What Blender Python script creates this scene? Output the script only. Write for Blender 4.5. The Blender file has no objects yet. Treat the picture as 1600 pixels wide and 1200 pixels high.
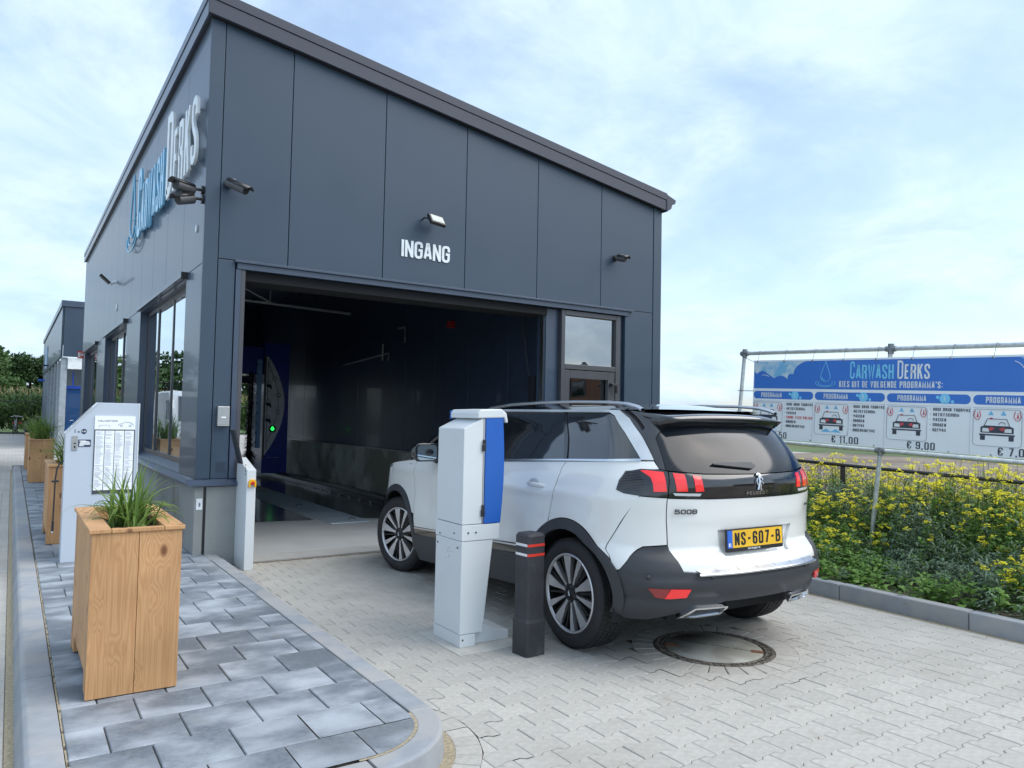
import bpy, math, random
import numpy as np
from mathutils import Vector, Matrix
from mathutils.geometry import delaunay_2d_cdt
random.seed(7); rng = np.random.default_rng(7)
D = bpy.data
sc = bpy.context.scene
col = sc.collection
R = math.radians
PI = math.pi

# ------------------------------------------------------------------ camera
cam_d = D.cameras.new('camera'); cam = D.objects.new('camera', cam_d); col.objects.link(cam)
cam_d.sensor_fit = 'HORIZONTAL'; cam_d.sensor_width = 36.0
cam_d.lens = 36.0*1176.06/1600.0
cam_d.clip_start = 0.05; cam_d.clip_end = 5000
def cam_matrix(loc, yaw, pit, rol):
    y, p, r = R(yaw), R(pit), R(rol)
    f = Vector((-math.sin(y)*math.cos(p), math.cos(y)*math.cos(p), math.sin(p)))
    rt = Vector((math.cos(y), math.sin(y), 0)); up = rt.cross(f)
    r2 = rt*math.cos(r)+up*math.sin(r); u2 = -rt*math.sin(r)+up*math.cos(r)
    m = Matrix(((r2.x, u2.x, -f.x, loc[0]), (r2.y, u2.y, -f.y, loc[1]), (r2.z, u2.z, -f.z, loc[2]), (0, 0, 0, 1)))
    return m
cam.matrix_world = cam_matrix((-1.5453, -7.9731, 1.5307), -33.5611, 2.5716, 1.1182)
sc.camera = cam

# ------------------------------------------------------------------ sky, sun, exposure
SUN_EL, SUN_AZ = 50.0, 128.0          # azimuth clockwise from +Y
w = D.worlds.new('World'); sc.world = w; w.use_nodes = True
nt = w.node_tree; N = nt.nodes; LK = nt.links; N.clear()
out = N.new('ShaderNodeOutputWorld')
sky = N.new('ShaderNodeTexSky'); sky.sky_type = 'NISHITA'; sky.sun_disc = False
sky.sun_elevation = R(SUN_EL); sky.sun_rotation = R(SUN_AZ); sky.dust_density = 1.5; sky.ozone_density = 2.0
bg = N.new('ShaderNodeBackground'); bg.inputs[1].default_value = 0.12
LK.new(sky.outputs[0], bg.inputs[0])
geo = N.new('ShaderNodeTexCoord')
sep = N.new('ShaderNodeSeparateXYZ'); LK.new(geo.outputs['Generated'], sep.inputs[0])
def wm(op, a, b=None, c=None):
    n = N.new('ShaderNodeMath'); n.operation = op
    for i, v in enumerate((a, b, c)):
        if v is None: continue
        if hasattr(v, 'links'): LK.new(v, n.inputs[i])
        else: n.inputs[i].default_value = v
    return n.outputs[0]
den = wm('ADD', wm('MAXIMUM', sep.outputs[2], 0.0), 0.22)
cx = wm('DIVIDE', sep.outputs[0], den); cy = wm('DIVIDE', sep.outputs[1], den)
comb = N.new('ShaderNodeCombineXYZ'); LK.new(cx, comb.inputs[0]); LK.new(cy, comb.inputs[1])
def wnoise(scale, detail, rough, off, dist=0.0):
    mp = N.new('ShaderNodeMapping'); mp.inputs['Location'].default_value = off
    LK.new(comb.outputs[0], mp.inputs[0])
    n = N.new('ShaderNodeTexNoise'); n.inputs['Scale'].default_value = scale; n.inputs['Detail'].default_value = detail
    n.inputs['Roughness'].default_value = rough; n.inputs['Distortion'].default_value = dist
    LK.new(mp.outputs[0], n.inputs[0]); return n.outputs[0]
n1 = wnoise(1.15, 9, 0.60, (3.1, 1.7, 0), 0.35)
mr = N.new('ShaderNodeMapRange'); mr.interpolation_type = 'SMOOTHSTEP'
mr.inputs[1].default_value = 0.36; mr.inputs[2].default_value = 0.60; LK.new(n1, mr.inputs[0])
n2 = wnoise(2.1, 9, 0.62, (9.3, 4.2, 0), 0.4)
cr = N.new('ShaderNodeValToRGB'); LK.new(n2, cr.inputs[0])
cr.color_ramp.elements[0].position = 0.30; cr.color_ramp.elements[0].color = (0.33, 0.45, 0.62, 1)
cr.color_ramp.elements[1].position = 0.62; cr.color_ramp.elements[1].color = (0.505, 0.605, 0.69, 1)
bg2 = N.new('ShaderNodeBackground'); LK.new(cr.outputs[0], bg2.inputs[0]); bg2.inputs[1].default_value = 0.92
mask = wm('MULTIPLY_ADD', mr.outputs[0], 0.62, 0.34)
mix = N.new('ShaderNodeMixShader'); LK.new(mask, mix.inputs[0]); LK.new(bg.outputs[0], mix.inputs[1]); LK.new(bg2.outputs[0], mix.inputs[2])
LK.new(mix.outputs[0], out.inputs[0])
sd = D.lights.new('sun', 'SUN'); sun = D.objects.new('sun', sd); col.objects.link(sun)
sd.energy = 1.45; sd.angle = R(56); sd.color = (1.0, 0.95, 0.88)
az = R(SUN_AZ); el = R(SUN_EL)
sdir = Vector((math.sin(az)*math.cos(el), math.cos(az)*math.cos(el), math.sin(el)))
sun.rotation_euler = sdir.to_track_quat('Z', 'Y').to_euler()
sc.view_settings.view_transform = 'Standard'; sc.view_settings.look = 'None'
sc.view_settings.gamma = 1.0; sc.view_settings.use_curve_mapping = False
sc.view_settings.exposure = 1.02
sc.render.engine = 'CYCLES'
sc.cycles.max_bounces = 8; sc.cycles.transparent_max_bounces = 12

# ------------------------------------------------------------------ helpers
def lin(r, g, b): return tuple(((c/255.0)/12.92 if c <= 10 else ((c/255.0+0.055)/1.055)**2.4) for c in (r, g, b))
MATS = {}
def mat(name, base, rough=0.6, metal=0.0, var=0.12, nscale=6.0, bump=0.0, bscale=60.0, coat=0.0, spec=0.5,
        emit=None, estr=0.0, alpha=None, stretch=(1, 1, 1), col2=None, c2s=1.0, c2lo=0.45, c2hi=0.6, coord='Object', trans=0.0, rnd=0.0, rvar=0.0, wcol=None):
    if name in MATS: return MATS[name]
    m = D.materials.new(name); m.use_nodes = True
    t = m.node_tree; n = t.nodes; l = t.links
    b = n['Principled BSDF']
    b.inputs['Roughness'].default_value = rough; b.inputs['Metallic'].default_value = metal
    b.inputs['Coat Weight'].default_value = coat; b.inputs['Coat Roughness'].default_value = 0.03
    b.inputs['Specular IOR Level'].default_value = spec
    tc = n.new('ShaderNodeTexCoord'); mp = n.new('ShaderNodeMapping'); mp.inputs['Scale'].default_value = stretch
    l.new(tc.outputs[coord], mp.inputs[0])
    ns = n.new('ShaderNodeTexNoise'); ns.inputs['Scale'].default_value = nscale; ns.inputs['Detail'].default_value = 6
    l.new(mp.outputs[0], ns.inputs[0])
    mx = n.new('ShaderNodeMix'); mx.data_type = 'RGBA'
    mx.inputs[6].default_value = (*[c*(1-var) for c in base], 1); mx.inputs[7].default_value = (*[min(1, c*(1+var)) for c in base], 1)
    mr_ = n.new('ShaderNodeMapRange'); mr_.inputs[1].default_value = 0.3; mr_.inputs[2].default_value = 0.7
    l.new(ns.outputs[0], mr_.inputs[0]); l.new(mr_.outputs[0], mx.inputs[0])
    colr = mx.outputs[2]
    if col2:
        n2_ = n.new('ShaderNodeTexNoise'); n2_.inputs['Scale'].default_value = c2s; n2_.inputs['Detail'].default_value = 5
        l.new(mp.outputs[0], n2_.inputs[0])
        if rnd:
            oi0 = n.new('ShaderNodeObjectInfo'); vm = n.new('ShaderNodeVectorMath'); vm.operation = 'ADD'
            sc_ = n.new('ShaderNodeMath'); sc_.operation = 'MULTIPLY'; sc_.inputs[1].default_value = 37.0
            l.new(oi0.outputs['Random'], sc_.inputs[0]); l.new(mp.outputs[0], vm.inputs[0]); l.new(sc_.outputs[0], vm.inputs[1])
            l.new(vm.outputs[0], n2_.inputs[0])
        r2_ = n.new('ShaderNodeMapRange'); r2_.interpolation_type = 'SMOOTHSTEP'
        r2_.inputs[1].default_value = c2lo; r2_.inputs[2].default_value = c2hi; l.new(n2_.outputs[0], r2_.inputs[0])
        m2 = n.new('ShaderNodeMix'); m2.data_type = 'RGBA'; l.new(r2_.outputs[0], m2.inputs[0]); l.new(colr, m2.inputs[6])
        m2.inputs[7].default_value = (*col2, 1); colr = m2.outputs[2]
    if rnd:
        oi = n.new('ShaderNodeObjectInfo'); hs = n.new('ShaderNodeHueSaturation')
        r3 = n.new('ShaderNodeMapRange'); r3.inputs[3].default_value = 1-rnd; r3.inputs[4].default_value = 1+rnd
        l.new(oi.outputs['Random'], r3.inputs[0]); l.new(r3.outputs[0], hs.inputs['Value']); l.new(colr, hs.inputs['Color']); colr = hs.outputs[0]
    if wcol:
        gp = n.new('ShaderNodeNewGeometry'); f_ = None
        for s_, lo, hi in ((0.7, .50, .78), (7.0, .56, .74)):
            nw = n.new('ShaderNodeTexNoise'); nw.inputs['Scale'].default_value = s_; nw.inputs['Detail'].default_value = 8; nw.inputs['Roughness'].default_value = 0.65
            l.new(gp.outputs['Position'], nw.inputs[0]); rw_ = n.new('ShaderNodeMapRange'); rw_.interpolation_type = 'SMOOTHSTEP'; rw_.inputs[1].default_value = lo; rw_.inputs[2].default_value = hi
            rw_.inputs[4].default_value = 0.75; l.new(nw.outputs[0], rw_.inputs[0]); m3 = n.new('ShaderNodeMix'); m3.data_type = 'RGBA'; l.new(rw_.outputs[0], m3.inputs[0]); l.new(colr, m3.inputs[6]); m3.inputs[7].default_value = (*wcol, 1); colr = m3.outputs[2]
    l.new(colr, b.inputs['Base Color'])
    if rvar:
        r4 = n.new('ShaderNodeMapRange'); r4.inputs[1].default_value = 0.3; r4.inputs[2].default_value = 0.7
        r4.inputs[3].default_value = max(0.02, rough-rvar); r4.inputs[4].default_value = min(1, rough+rvar)
        l.new(ns.outputs[0], r4.inputs[0]); l.new(r4.outputs[0], b.inputs['Roughness'])
    if bump:
        bn = n.new('ShaderNodeTexNoise'); bn.inputs['Scale'].default_value = bscale; bn.inputs['Detail'].default_value = 4
        l.new(mp.outputs[0], bn.inputs[0])
        bp = n.new('ShaderNodeBump'); bp.inputs['Strength'].default_value = bump; bp.inputs['Distance'].default_value = 0.02
        l.new(bn.outputs[0], bp.inputs['Height']); l.new(bp.outputs[0], b.inputs['Normal'])
    if emit: b.inputs['Emission Color'].default_value = (*emit, 1); b.inputs['Emission Strength'].default_value = estr
    if trans: b.inputs['Transmission Weight'].default_value = trans
    if alpha is not None: b.inputs['Alpha'].default_value = alpha
    MATS[name] = m; return m

def glass(name, tint=(0.6, 0.7, 0.75), mirror=0.12, rough=0.01, clear=0.5):
    """window pane: mirror layer by Fresnel over a tinted see-through layer"""
    if name in MATS: return MATS[name]
    m = D.materials.new(name); m.use_nodes = True; t = m.node_tree; n = t.nodes; l = t.links; n.clear()
    o = n.new('ShaderNodeOutputMaterial'); g = n.new('ShaderNodeBsdfGlossy'); g.inputs['Roughness'].default_value = rough
    g.inputs[0].default_value = (0.92, 0.96, 1, 1)
    tr = n.new('ShaderNodeBsdfTransparent'); tr.inputs[0].default_value = (*[c*clear for c in tint], 1)
    fr = n.new('ShaderNodeFresnel'); fr.inputs[0].default_value = 1.52
    a = n.new('ShaderNodeMath'); a.operation = 'ADD'; a.use_clamp = True; a.inputs[1].default_value = mirror
    ns = n.new('ShaderNodeTexNoise'); ns.inputs['Scale'].default_value = 1.3
    tcn = n.new('ShaderNodeTexCoord'); l.new(tcn.outputs['Object'], ns.inputs[0])
    bp = n.new('ShaderNodeBump'); bp.inputs['Strength'].default_value = 0.06; bp.inputs['Distance'].default_value = 0.03
    l.new(ns.outputs[0], bp.inputs['Height']); l.new(bp.outputs[0], g.inputs['Normal'])
    mxs = n.new('ShaderNodeMixShader'); l.new(fr.outputs[0], a.inputs[0]); l.new(a.outputs[0], mxs.inputs[0])
    l.new(tr.outputs[0], mxs.inputs[1]); l.new(g.outputs[0], mxs.inputs[2]); l.new(mxs.outputs[0], o.inputs[0])
    MATS[name] = m; return m

def tag(o, label=None, cat=None, group=None, kind=None):
    if label: o['label'] = label
    if cat: o['category'] = cat
    if group: o['group'] = group
    if kind: o['kind'] = kind
    return o
def empty(name, loc=(0, 0, 0), rz=0.0):
    o = D.objects.new(name, None); o.location = loc; o.rotation_euler = (0, 0, rz); o.empty_display_size = 0.1
    col.objects.link(o); return o
def link_mesh(name, me, parent=None):
    o = D.objects.new(name, me); col.objects.link(o)
    if parent is not None: o.parent = parent
    return o

class MB:
    """collects shapes into one mesh; coordinates are local to the parent"""
    def __init__(s): s.v = []; s.f = []; s.m = []; s.sm = []
    def add(s, vs, fs, mi=0, smooth=False):
        k = len(s.v); s.v += [tuple(v) for v in vs]; s.f += [tuple(i+k for i in f) for f in fs]; s.m += [mi]*len(fs); s.sm += [smooth]*len(fs); return s
    def box(s, x0, x1, y0, y1, z0, z1, mi=0, M=None):
        v = [(x0, y0, z0), (x1, y0, z0), (x1, y1, z0), (x0, y1, z0), (x0, y0, z1), (x1, y0, z1), (x1, y1, z1), (x0, y1, z1)]
        if M is not None: v = [tuple(M @ Vector(p)) for p in v]
        return s.add(v, [(0, 3, 2, 1), (4, 5, 6, 7), (0, 1, 5, 4), (1, 2, 6, 5), (2, 3, 7, 6), (3, 0, 4, 7)], mi)
    def prism(s, pts, axis, a, b, mi=0, smooth=False):
        """pts: CCW 2d outline; axis 'x','y','z' extruded a..b"""
        n = len(pts)
        def P3(p, t):
            return {'z': (p[0], p[1], t), 'y': (p[0], t, p[1]), 'x': (t, p[0], p[1])}[axis]
        v = [P3(p, a) for p in pts]+[P3(p, b) for p in pts]
        area = sum(pts[i][0]*pts[(i+1) % n][1]-pts[(i+1) % n][0]*pts[i][1] for i in range(n))
        fl = (area > 0) ^ (axis == 'y') ^ (a > b)
        top = list(range(n, 2*n)); bot = list(range(n))[::-1]
        sides = [(i, (i+1) % n, n+(i+1) % n, n+i) for i in range(n)]
        fs = [tuple(top), tuple(bot)]
        if not fl: fs = [f[::-1] for f in fs]; sides = [f[::-1] for f in sides]
        s.add(v, fs, mi); k = len(s.v)-2*n
        s.f += [tuple(i+k for i in f) for f in sides]; s.m += [mi]*n; s.sm += [smooth]*n
        return s
    def tube(s, pts, r, seg=8, mi=0, cap=True, smooth=True):
        pts = [Vector(p) for p in pts]; rs = r if hasattr(r, '__len__') else [r]*len(pts)
        vs = []; fs = []; up = None
        for i, p in enumerate(pts):
            if i == 0: d = pts[1]-pts[0]
            elif i == len(pts)-1: d = pts[-1]-pts[-2]
            else: d = (pts[i+1]-pts[i]).normalized()+(pts[i]-pts[i-1]).normalized()
            d.normalize()
            if up is None: up = Vector((0, 0, 1)) if abs(d.z) < 0.9 else Vector((1, 0, 0))
            a = d.cross(up).normalized(); b = a.cross(d).normalized(); up = b
            for k in range(seg):
                t = 2*PI*k/seg; vs.append(p+(a*math.cos(t)+b*math.sin(t))*rs[i])
        for i in range(len(pts)-1):
            for k in range(seg):
                fs.append((i*seg+k, i*seg+(k+1) % seg, (i+1)*seg+(k+1) % seg, (i+1)*seg+k))
        s.add(vs, fs, mi, smooth)
        if cap: s.add(vs[:seg], [tuple(range(seg))[::-1]], mi); s.add(vs[-seg:], [tuple(range(seg))], mi)
        return s
    def cyl(s, c, axis, r, h, seg=24, mi=0, r2=None, smooth=True):
        c = Vector(c); ax = Vector({'x': (1, 0, 0), 'y': (0, 1, 0), 'z': (0, 0, 1)}[axis]) if isinstance(axis, str) else Vector(axis).normalized()
        return s.tube([c, c+ax*h], [r, r if r2 is None else r2], seg, mi, True, smooth)
    def lathe(s, prof, axis='y', seg=48, mi=0, c=(0, 0, 0), smooth=True, M=None, close=False):
        """prof: (radius, axial)"""
        vs = []; fs = []; n = len(prof)
        for k in range(seg):
            t = 2*PI*k/seg; ct, st = math.cos(t), math.sin(t)
            for r_, a_ in prof:
                p = {'y': (r_*ct, a_, r_*st), 'z': (r_*ct, r_*st, a_), 'x': (a_, r_*ct, r_*st)}[axis]
                p = (p[0]+c[0], p[1]+c[1], p[2]+c[2])
                vs.append(p if M is None else tuple(M @ Vector(p)))
        for k in range(seg):
            for i in range(n-1 if not close else n):
                j = (i+1) % n; k2 = (k+1) % seg
                fs.append((k*n+i, k*n+j, k2*n+j, k2*n+i))
        return s.add(vs, fs, mi, smooth)
    def sphere(s, c, r, seg=12, rings=8, mi=0, sc=(1, 1, 1)):
        vs = []; fs = []
        for i in range(rings+1):
            a = PI*i/rings
            for k in range(seg):
                t = 2*PI*k/seg; vs.append((c[0]+r*sc[0]*math.sin(a)*math.cos(t), c[1]+r*sc[1]*math.sin(a)*math.sin(t), c[2]+r*sc[2]*math.cos(a)))
        for i in range(rings):
            for k in range(seg): fs.append((i*seg+k, (i+1)*seg+k, (i+1)*seg+(k+1) % seg, i*seg+(k+1) % seg))
        return s.add(vs, fs, mi, True)
    def mesh(s, name, mats):
        me = D.meshes.new(name); me.from_pydata(s.v, [], s.f); me.validate(clean_customdata=False)
        for m_ in (mats if isinstance(mats, (list, tuple)) else [mats]): me.materials.append(m_)
        if len(me.polygons) == len(s.f):
            me.polygons.foreach_set('material_index', s.m); me.polygons.foreach_set('use_smooth', s.sm)
        me.update(); return me
    def build(s, name, mats, parent=None, bevel=0.0, bseg=2):
        o = link_mesh(name, s.mesh(name, mats), parent)
        if bevel:
            b = o.modifiers.new('bevel', 'BEVEL'); b.width = bevel; b.segments = bseg; b.limit_method = 'ANGLE'; b.angle_limit = R(35)
        return o
def box(name, m, parent, x0, x1, y0, y1, z0, z1, bevel=0.0, **k):
    return MB().box(x0, x1, y0, y1, z0, z1).build(name, m, parent, bevel, **k)
def copy_tree(o, parent=None, keep=()):
    c = o.copy(); col.objects.link(c)
    if parent is not None: c.parent = parent
    for ch in list(o.children): copy_tree(ch, c)
    return c

# ------------------------------------------------------------------ condensed block lettering
GL = {
 'A': (1, [[(0, 0), (.40, 1), (.60, 1), (1, 0)], [(.2, .26), (.8, .26)]]),
 'B': (1, [[(0, 0), (1, 0, 1), (1, .52, 1), (0, .52)], [(0, 1), (.88, 1, 1), (.88, .56, 1), (.3, .52)], [(-.06, -.08), (-.06, 1.08)]]),
 'C': (1, [[(1, .68), (1, 1, 1), (0, 1, 1), (0, 0, 1), (1, 0, 1), (1, .32)]]),
 'D': (1, [[(0, 0), (1, 0, 1), (1, 1, 1), (0, 1), (0, -.001)]]),
 'E': (.8, [[(1, 1), (0, 1), (0, 0), (1, 0)], [(0, .52), (.85, .52)]]),
 'F': (.8, [[(1, 1), (0, 1), (0, -.08)], [(0, .5), (.85, .5)]]),
 'G': (1, [[(1, .68), (1, 1, 1), (0, 1, 1), (0, 0, 1), (1, 0, 1), (1, .5), (.5, .5)]]),
 'H': (1, [[(0, -.07), (0, 1.07)], [(1, -.07), (1, 1.07)], [(0, .5), (1, .5)]]),
 'I': (0, [[(0, -.07), (0, 1.07)]]),
 'J': (.8, [[(0, .3), (0, 0, 1), (1, 0, 1), (1, 1.07)]]),
 'K': (1, [[(0, -.07), (0, 1.07)], [(.98, 1.07), (.06, .42)], [(.4, .62), (1, -.07)]]),
 'L': (.75, [[(0, 1.07), (0, 0), (1, 0)]]),
 'M': (1.4, [[(0, -.07), (0, 1), (.5, .1), (1, 1), (1, -.07)]]),
 'N': (1, [[(0, -.07), (0, 1.07)], [(.02, 1), (.98, 0)], [(1, -.07), (1, 1.07)]]),
 'O': (1, [[(.5, 0), (1, 0, 1), (1, 1, 1), (0, 1, 1), (0, 0, 1), (.501, 0)]]),
 'P': (1, [[(0, -.07), (0, 1), (1, 1, 1), (1, .45, 1), (.02, .45)]]),
 'R': (1, [[(0, -.07), (0, 1), (1, 1, 1), (1, .5, 1), (.02, .5)], [(.55, .5), (1, .38, 1), (1, -.07)]]),
 'S': (1, [[(1, .72), (1, 1, 1), (0, 1, 1), (0, .62, 1), (1, .36, 1), (1, 0, 1), (0, 0, 1), (0, .28)]]),
 'T': (1, [[(-.05, 1), (1.05, 1)], [(.5, 1), (.5, -.07)]]),
 'U': (1, [[(0, 1.07), (0, 0, 1), (1, 0, 1), (1, 1.07)]]),
 'V': (1, [[(-.05, 1.07), (.5, 0), (1.05, 1.07)]]),
 'W': (1.5, [[(-.03, 1.07), (.22, 0), (.5, .95), (.78, 0), (1.03, 1.07)]]),
 'X': (1, [[(0, 0), (1, 1)], [(0, 1), (1, 0)]]),
 'Z': (1, [[(0, 1), (1, 1), (0, 0), (1, 0)]]),
 '0': (1, [[(.5, 0), (1, 0, 1), (1, 1, 1), (0, 1, 1), (0, 0, 1), (.501, 0)]]),
 '1': (.3, [[(-.5, .82), (1, 1), (1, -.07)]]),
 '2': (1, [[(0, .7), (0, 1, 1), (1, 1, 1), (1, .6, 1), (0, .12), (0, 0), (1, 0)]]),
 '3': (1, [[(0, .72), (0, 1, 1), (1, 1, 1), (1, .52, 1), (.4, .52)], [(.4, .52), (1, .52, 1), (1, 0, 1), (0, 0, 1), (0, .28)]]),
 '5': (1, [[(1, 1), (0, 1), (0, .55), (1, .6, 1), (1, 0, 1), (0, 0, 1), (0, .25)]]),
 '6': (1, [[(1, .72), (1, 1, 1), (0, 1, 1), (0, 0, 1), (1, 0, 1), (1, .55, 1), (.1, .55)]]),
 '7': (1, [[(0, 1), (1, 1), (.35, -.07)]]),
 '8': (1, [[(.5, .52), (1, .52, 1), (1, 1, 1), (0, 1, 1), (0, .52, 1), (.5, .52)], [(.5, .52), (1, .52, 1), (1, 0, 1), (0, 0, 1), (0, .52, 1), (.5, .52)]]),
 '9': (1, [[(0, .28), (0, 0, 1), (1, 0, 1), (1, 1, 1), (0, 1, 1), (0, .45, 1), (.9, .45)]]),
 '€': (1.2, [[(1, .72), (.95, 1, 1), (.2, 1, 1), (.2, 0, 1), (.95, 0, 1), (1, .28)], [(-.05, .6), (.75, .6)], [(-.05, .4), (.7, .4)]]),
 '-': (.85, [[(0, .48), (1, .48)]]),
 ':': (0, [[(0, .1), (0, .24)], [(0, .65), (0, .79)]]),
 ',': (0, [[(0, .08), (-.12, -.16)]]),
 '.': (0, [[(0, -.06), (0, .08)]]),
 "'": (0, [[(0, 1.06), (0, .78)]]),
}
def _round(path, rr):
    P_ = [Vector((p[0], p[1])) for p in path]; outp = []
    for i, p in enumerate(P_):
        if len(path[i]) > 2 and 0 < i < len(P_)-1:
            a = P_[i-1]-p; b = P_[i+1]-p
            q = min(rr*1.25, a.length*0.5, b.length*0.5); A = p+a.normalized()*q; B = p+b.normalized()*q
            for k in range(5):
                t = k/4; outp.append(A*(1-t)**2+p*2*t*(1-t)+B*t*t)
        else: outp.append(p)
    o2 = [outp[0]]
    for p in outp[1:]:
        if (p-o2[-1]).length > 1e-4: o2.append(p)
    return o2
def _ribbon(pts, t):
    L_ = []; R_ = []; n = len(pts)
    for i, p in enumerate(pts):
        d1 = (pts[i]-pts[i-1]).normalized() if i else (pts[1]-pts[0]).normalized()
        d2 = (pts[i+1]-pts[i]).normalized() if i < n-1 else d1
        n1_ = Vector((-d1.y, d1.x)); n2_ = Vector((-d2.y, d2.x)); m_ = (n1_+n2_)
        if m_.length < 1e-3: m_ = n1_.copy()
        m_.normalize(); k = 1/max(0.45, m_.dot(n1_)); L_.append(p+m_*t/2*k); R_.append(p-m_*t/2*k)
    return L_, R_
def text_width(txt, h, wf=.40, t=.14, gap=.1):
    x = 0
    for ch in txt:
        if ch == ' ': x += .28*h; continue
        x += ((wf-t)*GL[ch][0]+t)*h+gap*h
    return x-gap*h
def write(mb, txt, org, xd, yd, h, wf=.40, t=.14, gap=.1, depth=0.0, mi=0, lift=0.0):
    """adds lettering to mb; org = lower left, xd/yd unit directions"""
    xd = Vector(xd).normalized(); yd = Vector(yd).normalized(); nd = xd.cross(yd).normalized(); org = Vector(org)+nd*lift
    x = 0.0; k = 0
    for ch in txt:
        if ch == ' ': x += .28*h; continue
        gw, strokes = GL[ch]; ww = (wf-t)*gw*h; hh = (1-t)*h; tt = t*h
        for st in strokes:
            pth = _round([(p[0]*ww, p[1]*hh)+tuple(p[2:]) for p in st], 0.16*h)
            L_, R_ = _ribbon(pth, tt); z = k*0.00025*min(1, h*4); k = (k+1) % 4
            def W3(p, d): return org+xd*(x+tt/2+p.x)+yd*(tt/2+p.y)+nd*(d+z)
            n = len(L_)
            vs = [W3(p, depth) for p in L_]+[W3(p, depth) for p in R_]
            fs = [(i, n+i, n+i+1, i+1) for i in range(n-1)]
            mb.add(vs, fs, mi)
            if depth > 0:
                v2 = vs+[W3(p, 0) for p in L_]+[W3(p, 0) for p in R_]
                f2 = []
                for i in range(n-1):
                    f2 += [(i, i+1, 2*n+i+1, 2*n+i), (n+i+1, n+i, 3*n+i, 3*n+i+1)]
                f2 += [(0, 2*n, 3*n, n), (n-1, 2*n-1, 4*n-1, 3*n-1)]
                mb.add(v2, f2, mi)
        x += ww+tt+gap*h
    return x-gap*h

# ------------------------------------------------------------------ materials
M_CLAD = mat('anthracite cladding', (0.034, 0.060, 0.097), 0.45, 0.0, 0.06, 1.2, coat=0.15, rvar=0.08, bump=0.04, bscale=0.8)
M_CLADL = mat('anthracite cladding side', (0.036, 0.062, 0.102), 0.38, 0.0, 0.05, 0.8, coat=0.22, stretch=(1, 3.0, 0.25), bump=0.04, bscale=0.9)
M_TRIM = mat('anthracite trim', (0.044, 0.066, 0.108), 0.38, 0.0, 0.06, 3, coat=0.3)
M_TRIMW = mat('roof trim', (0.042, 0.050, 0.074), 0.5, 0.0, 0.05, 3)
M_FRAME = mat('window frame grey', (0.060, 0.062, 0.072), 0.4, 0.0, 0.05, 3, coat=0.2)
M_DARK = mat('dark void', (0.006, 0.007, 0.009), 0.8)
M_CONC = mat('plinth concrete', (0.30, 0.31, 0.30), 0.85, var=0.10, nscale=3.0, bump=0.15, bscale=25, col2=(0.20, 0.195, 0.165), c2s=1.4, c2lo=0.56, c2hi=0.74)
M_KERB = mat('kerb concrete', (0.28, 0.30, 0.325), 0.8, var=0.10, nscale=9, bump=0.1, bscale=90, rnd=0.06, col2=(0.34, 0.34, 0.34), c2s=2.5)
M_TILE = mat('blue grey paving tile', (0.145, 0.168, 0.195), 0.66, var=0.22, nscale=45, bump=0.30, bscale=190, rnd=0.12, col2=(0.38, 0.415, 0.46), c2s=3.6, c2lo=0.36, c2hi=0.72, rvar=0.12, stretch=(0.85, 1.15, 1), wcol=(0.23, 0.24, 0.24))
M_PAV = mat('pale interlocking paver', (0.425, 0.41, 0.375), 0.8, var=0.10, nscale=30, bump=0.16, bscale=220, rnd=0.06, wcol=(0.30, 0.275, 0.23))
M_PAV2 = mat('pale paver far', (0.425, 0.41, 0.375), 0.8, var=0.10, nscale=2.5, bump=0.12, bscale=220, wcol=(0.30, 0.275, 0.23))
M_JOINT = mat('joint sand', (0.19, 0.165, 0.13), 0.95, var=0.3, nscale=40, bump=0.3, bscale=200)
M_SAND = mat('yellow joint sand', (0.34, 0.29, 0.20), 0.95, var=0.3, nscale=60, bump=0.3, bscale=300)
M_CAR = mat('white car paint', (0.78, 0.79, 0.77), 0.28, 0.0, 0.01, 2, coat=1.0)
M_BLK = mat('gloss black paint', (0.008, 0.009, 0.012), 0.12, 0.0, 0.02, 2, coat=1.0)
M_PLA = mat('matt charcoal plastic', (0.038, 0.041, 0.048), 0.5, 0.0, 0.06, 30, bump=0.05, bscale=500)
M_TYRE = mat('tyre rubber', (0.018, 0.018, 0.020), 0.72, var=0.2, nscale=12)
M_CHROME = mat('bright chrome', (0.75, 0.77, 0.80), 0.14, 1.0, 0.02)
M_SATIN = mat('satin silver', (0.60, 0.62, 0.65), 0.30, 1.0, 0.04)
M_ALU = mat('machined alloy', (0.58, 0.58, 0.60), 0.34, 0.75, 0.03)
M_PIT = mat('alloy pocket black', (0.010, 0.010, 0.012), 0.5)
M_RED = mat('red lamp lens', (0.75, 0.015, 0.02), 0.2, coat=1.0, emit=(1.0, 0.03, 0.02), estr=0.12)
M_REDD = mat('dark red lens', (0.25, 0.006, 0.01), 0.2, coat=1.0)
M_LENS = mat('clear lamp lens', (0.55, 0.57, 0.6), 0.15, coat=1.0)
M_CGL = mat('privacy glass', (0.012, 0.014, 0.017), 0.03, coat=1.0, spec=0.9)
M_CGR = mat('tailgate glass', (0.007, 0.010, 0.015), 0.10, spec=0.4)
M_YEL = mat('yellow number plate', (0.80, 0.47, 0.03), 0.4)
M_BLU = mat('plate blue', (0.03, 0.14, 0.60), 0.4)
M_INK = mat('black print', (0.012, 0.012, 0.014), 0.5)
M_WOOD = None
M_GALV = mat('galvanised tube', (0.58, 0.62, 0.64), 0.42, 0.5, 0.18, 18)
M_WHT = mat('white powder coat', (0.66, 0.70, 0.72), 0.42, 0.0, 0.02, 3, coat=0.2)
M_WHT2 = mat('white machine steel', (0.50, 0.57, 0.65), 0.42, 0.0, 0.02, 3, coat=0.2)
M_KBLUE = mat('kiosk blue', (0.012, 0.115, 0.48), 0.4, 0.0, 0.03, 3, coat=0.2)
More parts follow.
